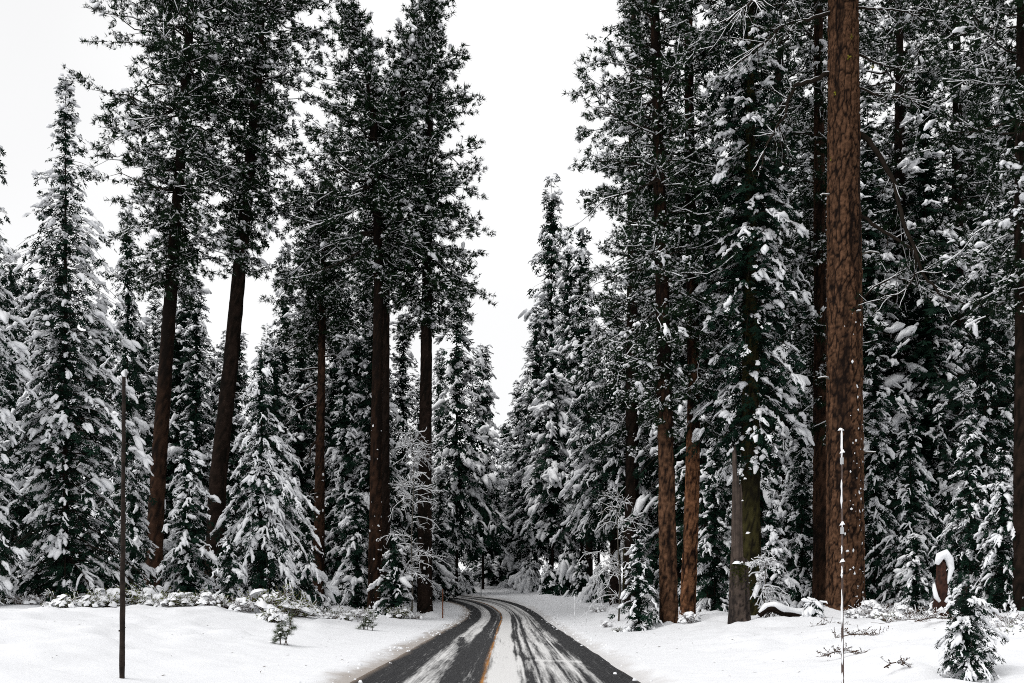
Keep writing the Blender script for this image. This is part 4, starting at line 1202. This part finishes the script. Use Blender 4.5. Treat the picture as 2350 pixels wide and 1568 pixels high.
def bare_tree(label, X, tipY, d, seed, lean=0, nl=46, w=1.9, name='bare_birch', cat='bare tree', snow=1.0, r0=.055, mat='greytwig'):
    R = np.random.default_rng(seed)
    x = wx(X, d); zb = tz(x, d) - .05; H = wz(tipY, d) - zb
    t = thing(name, label, cat, (x, d, zb))
    zz = np.linspace(-.2, H, 14)
    path = np.stack([lean * zz + .05 * np.sin(zz), .04 * np.cos(zz * 1.3), zz], -1)
    g = Geo(); g.tubes(path[None], np.linspace(r0, .01, 14)[None], 8, 0); g.build('trunk', [mat], t, True)
    g = Geo(); s_ = Geo()
    z0 = H * R.uniform(.18, .98, nl); L = w * (1.1 - (z0 / H) ** 1.5 * .8) * R.uniform(.4, 1.1, nl); az = R.uniform(0, 6.28, nl)
    q = np.linspace(0, 1, 6)
    P = np.stack([lean * z0[:, None] + np.cos(az)[:, None] * L[:, None] * q, np.sin(az)[:, None] * L[:, None] * q, z0[:, None] + L[:, None] * (.55 * q - R.uniform(.3, 1.0, nl)[:, None] * q ** 2)], -1)
    P += np.cumsum(R.normal(0, .03, P.shape), 1)
    r1 = np.full(nl, .017)[:, None] * (1.15 - .8 * q)
    g.tubes(P, r1, 4, 0); s_.tubes(P, r1 + .014 * snow, 4, 0, .9)
    n2 = nl * 9
    i = R.integers(0, nl, n2); k = R.integers(1, 6, n2)
    td = norm(P[i, np.minimum(k, 5)] - P[i, np.minimum(k, 5) - 1])
    dv = norm(td + R.normal(0, .6, (n2, 3)))
    P2 = P[i, k][:, None] + dv[:, None] * (R.uniform(.15, .7, n2)[:, None] * w / 1.9 * q)[..., None]
    P2[..., 2] -= R.uniform(-.05, .2, n2)[:, None] * q ** 2
    r2 = np.full(n2, .008)[:, None] * (1.1 - .6 * q)
    g.tubes(P2, r2, 3, 0); st = R.random(n2) < .85
    s_.tubes(P2[st], r2[st] + .011 * snow, 3, 0, 1.0)
    n3 = n2 * 2
    i = R.integers(0, n2, n3); k = R.integers(2, 6, n3); q4 = np.linspace(0, 1, 4)
    dv3 = norm(dv[i] + R.normal(0, .7, (n3, 3)))
    P3 = P2[i, k][:, None] + dv3[:, None] * (R.uniform(.1, .35, n3)[:, None] * w / 1.9 * q4)[..., None]
    r3 = np.full((n3, 4), .006)
    g.tubes(P3, r3, 3, 0); s_.tubes(P3[::2], r3[::2] + .009 * snow, 3, 0, 1.)
    c = g.build('branches', [mat], t, True); s_.build('snow_load', ['snow'], c, True)
    return t


bare_tree('leafless pale birch outlined in snow, in front of the roadside pine on the left', 944, 975, 59.5, 401, .012, 54, 2.1)
bare_tree('leafless bush with curling snow-lined twigs, right of the broken snag', 1752, 1270, 39, 402, .02, 18, 1.0, 'bare_bush', 'bush', 1.3, .03)
bare_tree('wispy leafless twigs reaching left of the big pine under its dark crown', 1420, 1130, 52, 403, .0, 22, 2.2, 'bare_bush', 'bush', .6, .05)

# ------------------------------------------------------------------ snowy shrubs along the forest edge


def shrub_proto(seed, leafy, snow, spread=.55, h=.55, nst=26):
    R = np.random.default_rng(seed)
    t = thing('snowy_shrub', 'x', 'shrub', (0, 0, 0))
    q = np.linspace(0, 1, 5)
    az = R.uniform(0, 6.28, nst); L = R.uniform(.5, 1.1, nst)
    P = np.stack([np.cos(az)[:, None] * (spread * L)[:, None] * q, np.sin(az)[:, None] * (spread * L)[:, None] * q, (h * L * R.uniform(.5, 1.2, nst))[:, None] * (1.4 * q - .5 * q ** 2) - .05], -1)
    P += np.cumsum(R.normal(0, .02, P.shape), 1)
    g = Geo(); g.tubes(P, np.full(nst, .010)[:, None] * (1.1 - .6 * q), 3, 0)
    n2 = nst * 7
    i = R.integers(0, nst, n2); k = R.integers(1, 5, n2)
    dv = norm(R.normal(0, .7, (n2, 3)) + [0, 0, .35] + norm(P[i, k]) * .5)
    P2 = P[i, k][:, None] + dv[:, None] * (R.uniform(.08, .26, n2)[:, None] * q)[..., None]
    g.tubes(P2, np.full((n2, 5), .005), 3, 0)
    g.build('stems', ['brush'], t, False)
    if leafy:
        j = np.repeat(np.arange(n2), 5); f = R.uniform(.3, 1, len(j))
        O = P2[j, 0] + (P2[j, 4] - P2[j, 0]) * f[:, None]
        lv = np.array([(0, 0, 0), (.5, .28, .05), (1, 0, -.05), (.5, -.28, .05)]); lf = np.array([(0, 2, 1), (0, 3, 2)])
        X, Y, Z = frames(dv[j] + R.normal(0, .6, (len(j), 3)), R.uniform(.035, .065, len(j)), R, .8)
        g = Geo(); g.scatter(lv, lf, O, X, Y, Z); g.build('leaves', ['leaf'], t, False)
    g = Geo()
    nn = int(34 * snow)
    a = R.uniform(0, 6.28, nn); rr = spread * np.sqrt(R.random(nn)) * .95
    O = np.stack([np.cos(a) * rr, np.sin(a) * rr, h * (1.0 - .8 * (rr / spread) ** 2) * R.uniform(.55, 1.0, nn)], -1)
    X, Y, Z = frames(np.stack([np.cos(a), np.sin(a), -.5 * rr / spread], -1) + R.normal(0, .25, (nn, 3)), R.uniform(.14, .34, nn) * (1.15 - .4 * rr / spread), R, .25, 1.6, 1.5)
    scatter_variants(g, PADS, O - X * .5, X, Y, Z, R)
    st = R.random(n2) < .6
    g.tubes(P2[st], np.full((st.sum(), 5), .010), 3, 0, .9)
    g.build('snow_load', ['snow'], t, True)
    return t


SH = [shrub_proto(1, True, 1.0), shrub_proto(2, True, .38), shrub_proto(3, False, .9), shrub_proto(4, True, 1.7), shrub_proto(5, False, .35, .7, .4, 34)]
SHU = [False] * len(SH)


def shrub(kind, X, d, sc, label, rz=0, group=None, sz=None):
    x = wx(X, d); loc = (x, d, tz(x, d) - .03)
    s_ = (sc, sc, sz or sc)
    if not SHU[kind]:
        o = SH[kind]; o.location = loc; o.rotation_euler = (0, 0, rz); o.scale = s_; o['label'] = label; SHU[kind] = True
        if group: o['group'] = group
        return o
    return copy_thing(SH[kind], label, loc, rz, s_, group)


shrub(3, 150, 38, 0.98, 'round shrub buried under a dome of snow, alone at the left snow edge')
shrub(3, 112, 40, .6, 'low snow dome of a shrub just left of the lone round one', 1)
shrub(0, 250, 42, 1.56, 'leafy shrub with a thick snow cap behind the dark wooden pole', 2)
shrub(1, 330, 43, 1.69, 'green-leaved shrub just right of the dark wooden pole', .5)
shrub(0, 405, 41, 1.17, 'snow-heaped leafy shrub in front of the small neat fir', 3)
shrub(2, 378, 41.5, .8, 'twiggy shrub beside the pole, half covered in snow', 1.4)
shrub(2, 480, 40, 0.98, 'twiggy low shrub left of the little bushy fir', 2.2)
shrub(1, 610, 42, 1.95, 'bright green leafy shrub under the wide pale fir', 4.0)
shrub(3, 628, 37, 1.04, 'snow-smothered shrub beside the first pine seedling', 1.9)
shrub(1, 665, 43, 1.69, 'yellow-green shrub at the right foot of the wide pale fir', 5.1)
shrub(2, 640, 38, .7, 'tangled twiggy shrub above the first pine seedling', .2)
for k, (kind, X, dd, sc, lab) in enumerate([(3, 205, 41, 1.0, 'snow-humped shrub to the left of the dark pole, against the cone fir'), (0, 355, 42, 1.25, 'tall leafy shrub with snow lumps between the pole and the small neat fir'), (1, 440, 42, 1.2, 'green shrub at the foot of the small neat fir'), (0, 500, 41.5, 1.2, 'snow-lumped leafy shrub touching the little bushy fir on its left'), (2, 560, 41, 1.1, 'twiggy shrub right of the little bushy fir'), (0, 690, 44, 1.3, 'snow-lumped shrub at the right end of the wide pale fir'), (4, 60, 42, 1.1, 'flat brush under the far-left cone fir'), (1, 20, 43, 1.0, 'low shrub at the left picture edge')]):
    shrub(kind, X, dd, sc, lab, k * 1.9)
for k, (X, dd, sc) in enumerate([(700, 48, 1.0), (735, 50, 1.1), (770, 50, 1.2), (805, 52, 1.2), (830, 53, 1.0), (715, 46, .9), (760, 47, .9), (795, 49, .9), (840, 50, .8)]):
    shrub((2, 4, 0, 4, 1)[k % 5], X, dd, sc, NTH[sorted([700, 735, 770, 805, 830, 715, 760, 795, 840]).index(X)] + ' from the left of nine brushy shrubs before the touching trunks', k * 1.3, 'brush at the feet of the left pines')
shrub(2, 2003, 37.5, 1.3, 'dark twiggy bush with snow bits at the right foot of the giant orange pine', 1.2)
shrub(2, 1962, 37.0, .8, 'small twiggy bush touching the giant orange pine on its front right', 2.6)
shrub(1, 915, 57, 1.3, 'leafy brush tucked left of the roadside pine trunk', 2.8)
shrub(4, 950, 57.5, .9, 'flat brush at the foot of the roadside pine', 1.1)
shrub(2, 1585, 40.5, .9, 'twig bundle with snow at the foot of the slanting orange pine', .7)
shrub(2, 1392, 47, .6, 'sparse grassy bush left of the young dark-green fir', .3)
shrub(1, 1418, 41.5, .45, 'small green sprig under the edge of the young dark-green fir', 3)
shrub(0, 2035, 30, .62, 'small leafy clump half buried in the right foreground snow', 2)
for k, (X, dd, sc) in enumerate([(2040, 36, .9), (2075, 34, .9), (2120, 32, .8), (2010, 34, .8)]):
    shrub((4, 2)[k % 2], X, dd, sc, NTH[sorted([2040, 2075, 2120, 2010]).index(X)] + ' from the left of four snow-dusted brush heaps below the pointed dim fir', k * 1.7, 'brush right of the giant pine')
shrub(4, 2290, 24, .7, 'dark tangle of twigs to the right of the lone front fir', 1.0)
shrub(4, 2330, 25, .8, 'second tangle of twigs, at the right picture edge', 2.0)
shrub(3, 2340, 20, .55, 'snow-buried bush at the right edge of the foreground', 2.4)
shrub(4, 1452, 62, .9, 'grey brush behind the snowy stake on the right', 1.2)
shrub(4, 1375, 64, .9, 'grey brush just right of the snowy stake', 2.2)
for k, u_ in enumerate(SHU):
    if not u_: bpy.data.objects.remove(SH[k])


def fallen_twigs(X, d, label, seed, n_=7, sp=.7):
    R = np.random.default_rng(seed)
    x = wx(X, d); zb = tz(x, d)
    t = thing('fallen_branch', label, 'branch', (x, d, zb + .02))
    q = np.linspace(0, 1, 6)
    sp *= .75; n_ = n_ * 2
    main = np.array([[-sp, 0, .03], [-.4 * sp, .04, .10], [0, 0, .12], [.4 * sp, -.05, .10], [.8 * sp, 0, .06], [sp, .02, .02]])
    g = Geo(); g.tubes(main[None], np.linspace(.012, .005, 6)[None], 4, 0); g.build('stick', ['brush'], t)
    g = Geo()
    i = R.integers(0, 6, n_ * 4); dv = norm(np.stack([R.normal(.3, .6, n_ * 4), R.normal(0, .6, n_ * 4), np.abs(R.normal(.18, .22, n_ * 4))], -1))
    P = main[i][:, None] + dv[:, None] * (sp * R.uniform(.2, .75, n_ * 4)[:, None] * q)[..., None]; P += np.cumsum(R.normal(0, .012, P.shape), 1)
    g.tubes(P, np.full(P.shape[:2], .006), 3, 0)
    lv = np.array([(0, 0, 0), (.5, .3, .05), (1, 0, -.05), (.5, -.3, .05)]); lf = np.array([(0, 2, 1), (0, 3, 2)])
    j = R.integers(0, n_ * 4, n_ * 9); X_, Y_, Z_ = frames(R.normal(0, 1, (n_ * 9, 3)), R.uniform(.03, .06, n_ * 9), R, 1)
    g.scatter(lv, lf, P[j, R.integers(2, 6, n_ * 9)], X_, Y_, Z_)
    g.build('side_twigs', ['brush'], t, False)
    g = Geo(); g.tubes(P[::2] + [0, 0, .008], np.full(P[::2].shape[:2], .008), 3, 0); g.build('snow_load', ['snow'], t, True)


fallen_twigs(1905, 32, 'dead twigs poking from the snow left of the tall snow-crusted pole', 1)
fallen_twigs(1975, 24, 'dead twigs lying in snow just right of the tall snow-crusted pole', 2, 8, .8)
fallen_twigs(1935, 20, 'lowest dead twigs in the snow at the foot of the tall pole', 3, 6, .5)
fallen_twigs(2150, 24, 'scattered dead twigs left of the lone front fir', 4, 7, .7)
fallen_twigs(2085, 27, 'dead twigs behind the small leafy clump', 5, 8, .8)
fallen_twigs(2060, 16.5, 'single bent twig in the near right snow', 6, 3, .3)

# ------------------------------------------------------------------ seedlings with long needles


def seedling(X, d, H, seed, label, stems):
    R = np.random.default_rng(seed)
    x = wx(X, d); zb = tz(x, d)
    t = thing('pine_seedling', label, 'seedling', (x, d, zb - .05))
    g = Geo(); gn = Geo(); gs = Geo()
    q = np.linspace(0, 1, 6)
    for (ox, hh, ln) in stems:
        p = np.stack([ox + ln * q * hh, .03 * np.sin(q * 3), hh * H * q], -1)
        g.tubes(p[None], np.linspace(.016, .006, 6)[None], 5, 0)
        n_ = int(9 * hh) + 3
        f = R.uniform(.25, 1, n_); az = R.uniform(0, 6.28, n_); L = .34 * H * (1.1 - .7 * f) * R.uniform(.7, 1.2, n_)
        B = np.stack([np.interp(f, q, p[:, 0]), np.interp(f, q, p[:, 1]), np.interp(f, q, p[:, 2])], -1)
        dv = norm(np.stack([np.cos(az), np.sin(az), R.uniform(-.25, .35, n_)], -1))
        P = B[:, None] + dv[:, None] * (L[:, None] * q)[..., None]
        g.tubes(P, np.full((n_, 6), .006), 3, 0)
        j = np.repeat(np.arange(n_), 5); ff = np.tile(np.linspace(.4, 1, 5), n_)
        O = B[j] + dv[j] * (L[j] * ff)[:, None]
        O = np.vstack([O, p[2:]]); D = np.vstack([dv[j], np.tile([[ln, 0, 1.]], (4, 1))])
        X_, Y_, Z_ = frames(D, R.uniform(.12, .20, len(O)), R, 1)
        scatter_variants(gn, LONGTUFTS, O, X_, Y_ * .9, Z_ * .9, R)
        has = R.random(len(O)) < .35
        X_, Y_, Z_ = frames(D * [1, 1, .2], R.uniform(.08, .17, len(O)), R, .2)
        scatter_variants(gs, CAPS, O[has], X_[has], Y_[has], Z_[has], R)
    g.build('stem', ['brush'], t); gn.build('needles', ['sapling'], t, False); gs.build('snow_load', ['snow'], t, True)


seedling(652, hit(652, 1480), .95, 1, 'tilted pine seedling poking from snow below the wide pale fir', [(0, .9, .25), (-.12, .6, .1), (.1, .5, -.3)])
seedling(848, hit(848, 1447), .85, 2, 'pine seedling with an upright shoot, alone in the snow left of the road', [(.12, 1.0, .02), (-.25, .55, .0), (-.1, .7, .05)])

# lone front fir on the right and a tiny one beside the giant pine
fir(2218, 1345, 70, hit(2218, 1556), 241, 'lone small bushy fir standing in the right foreground snow', name='fir_sapling', snow=.95, sl=.12, shape=.30, lump=.12, r_base=.03, zc=.10, droop=1.2, ragged=.3, dens=1.4, tip=.1)
fir(1866, 1378, 22, 36, 242, 'tiny snow-topped fir at the left foot of the giant orange pine', name='fir_sapling', snow=1.4)

# ------------------------------------------------------------------ poles and stakes


def pole(X, Ytop, d, r0, r1, label, mat, name, snowy=0, seed=1, lean=0, rough=.012):
    R = np.random.default_rng(seed)
    x = wx(X, d); zb = tz(x, d); H = wz(Ytop, d) - zb
    t = thing(name, label, 'pole', (x, d, zb))
    zz = np.linspace(-.4, H, 60); A = np.arange(10) * 2 * pi / 10
    rr = np.linspace(r0, r1, 60)[:, None] + rough * fbm(np.repeat(A[None], 60, 0) * 1.5, np.repeat(zz[:, None], 10, 1) * 4, 3)
    V = np.stack([lean * zz[:, None] + rr * np.cos(A), rr * np.sin(A), np.repeat(zz[:, None], 10, 1)], -1)
    ix = np.arange(600).reshape(60, 10); nx2 = np.roll(ix, -1, 1)
    q = np.stack([ix[:-1], nx2[:-1], nx2[1:], ix[1:]], -1).reshape(-1, 4)
    f = np.concatenate([q[:, [0, 1, 2]], q[:, [0, 2, 3]], [[590, 590 + k, 591 + k] for k in range(1, 9)]])
    g = Geo(); g.add(V, f); g.build('shaft', [mat], t, True)
    return t, H, R


tp, H, R = pole(280, 865, hit(280, 1558), .049, .028, 'tall dark wooden snow pole standing in the left foreground', 'pole', 'snow_pole', lean=.006)
# knots and torn bark on the dark pole
g = Geo(); n_ = 26
a = R.uniform(0, 6.28, n_); zz = R.uniform(.1, H * .95, n_)
O = np.stack([.04 * np.cos(a) + .006 * zz, .04 * np.sin(a), zz], -1)
X_, Y_, Z_ = frames(np.stack([np.cos(a), np.sin(a), R.uniform(-.5, 1, n_)], -1), R.uniform(.03, .06, n_), R, 1)
scatter_variants(g, CAPS, O - X_ * .4, X_, Y_, Z_, R); g.build('knots', ['pole'], tp, True)

dR = 14.9
tp, H, R = pole(1934, 985, dR, .021, .013, 'tall thin rusty snow pole crusted with snow, in front of the giant orange pine', 'steel', 'snow_pole', seed=2, lean=-.004, rough=.004)
g = Geo()
z_ = .1
while z_ < H - .2:
    ln_ = R.uniform(.12, .7); q = np.linspace(z_, min(z_ + ln_, H), 9); a_ = rad(-125) + R.normal(0, .2)
    P_ = np.stack([-.004 * q + .013 * math.cos(a_) + R.normal(0, .002, 9), np.full(9, .013 * math.sin(a_)), q], -1)
    g.tubes(P_[None], (R.uniform(.008, .018, 9) * np.r_[.3, .8, np.ones(5), .8, .3])[None], 6, 0)
    z_ += ln_ + R.uniform(.02, .22)
top = np.array([[-.004 * H, 0, H + .0]])
g.scatter(*PADS[0], top - [[.05, 0, .01]], np.array([[.07, 0, 0]]), np.array([[0, .08, 0]]), np.array([[0, 0, .16]]))
for Y in (1040, 1205, 1290): g.scatter(*PADS[2], np.array([[-.05, -.03, wz(Y, dR) - tp.location.z]]), np.array([[.07, 0, .02]]), np.array([[0, .08, 0]]), np.array([[0, 0, .20]]))
g.build('snow_crust', ['snow'], tp, True)
for Y in (1058, 1218):
    z = wz(Y, dR) - tp.location.z
    g = Geo(); g.tubes(np.array([[[-.004 * z, -.004, z - .05], [-.004 * z, -.004, z - .048], [-.004 * z, -.004, z + .048], [-.004 * z, -.004, z + .05]]]), np.array([[.022, .027, .027, .022]]), 8, 0)
    g.build('reflector', ['reflector'], tp, False)

pole(1016, 1352, 61, .045, .035, 'thin orange-brown marker stake beside the roadside pine at the bend', 'stake', 'marker_stake', seed=3, rough=.003)
t2, H2, R = pole(1319, 1368, 55, .030, .022, 'thin snowy marker stake on the right bank of the bend', 'greytwig', 'marker_stake', seed=4, rough=.003)
g = Geo(); g.tubes(np.array([[[0, -.02, z] for z in np.linspace(0, H2, 12)]]), np.full((1, 12), .022) * (1 + .3 * np.sin(np.arange(12) * 2.))[None], 6, 0); g.build('snow_crust', ['snow'], t2, True)
pole(1104, 1330, 84, .045, .04, 'pale marker stake across the bend in front of the little firs', 'reflector', 'marker_stake', seed=5, rough=.002)

# ------------------------------------------------------------------ litter on the snow, clods along the ploughed edges
R = np.random.default_rng(55)
n_ = 1500
yy = R.uniform(17, 60, n_); xx = np.where(R.random(n_) < .5, -3.2 - np.abs(R.normal(0, 9, n_)), 3.2 + np.abs(R.normal(0, 7, n_)))
zz = ground_z(xx, yy); ok = offset(xx, yy)[0] > .8
O = np.stack([xx, yy, zz + .008], -1)[ok]; n_ = len(O)
lv = np.array([(0, -.09, 0), (.6, .12, .06), (1, 0, 0), (.45, -.10, .03)]); lf = np.array([(0, 2, 1), (0, 3, 2)])
X, Y, Z = frames(np.stack([R.normal(0, 1, n_), R.normal(0, 1, n_), R.normal(.05, .1, n_)], -1), .02 + .10 * R.random(n_) ** 4, R, .5)
g = Geo(); g.scatter(lv, lf, O, X, Y, Z)
o = g.build('fallen_needle_litter', ['brush'], None, False); o['kind'] = 'stuff'
n_ = 900
k = R.integers(40, 250, n_); side = R.random(n_) < .5
E = np.where(side[:, None], RL[k], RR[k]); out = np.where(side[:, None], RL[k] - RC[k], RR[k] - RC[k]); out = norm(out)
xy = E + out * np.abs(R.normal(.12, .32, n_))[:, None] + R.normal(0, .15, (n_, 2))
zz = ground_z(xy[:, 0], xy[:, 1])
zz = np.maximum(zz, np.where(offset(xy[:, 0], xy[:, 1])[0] < 0, zp(xy[:, 1]), -9))
S_ = .02 + .10 * R.random(n_) ** 3
X, Y, Z = frames(np.stack([R.normal(0, 1, n_), R.normal(0, 1, n_), R.normal(0, .1, n_)], -1), S_, R, .3, 1.5, 2.2)
g = Geo(); scatter_variants(g, PADS, np.stack([xy[:, 0], xy[:, 1], zz + .005], -1) - X * .5, X, Y, Z, R)
o = g.build('snow_clods', ['snow_ground'], None, True, {'dirt': np.repeat(R.random(len(np.concatenate(g.v)) // 22) ** 2 * .6, 22)[:0].tolist() or np.zeros(len(np.concatenate(g.v)))}); o['kind'] = 'stuff'

print('TRIS', TRIS, 'OBJECTS', len(bpy.data.objects))
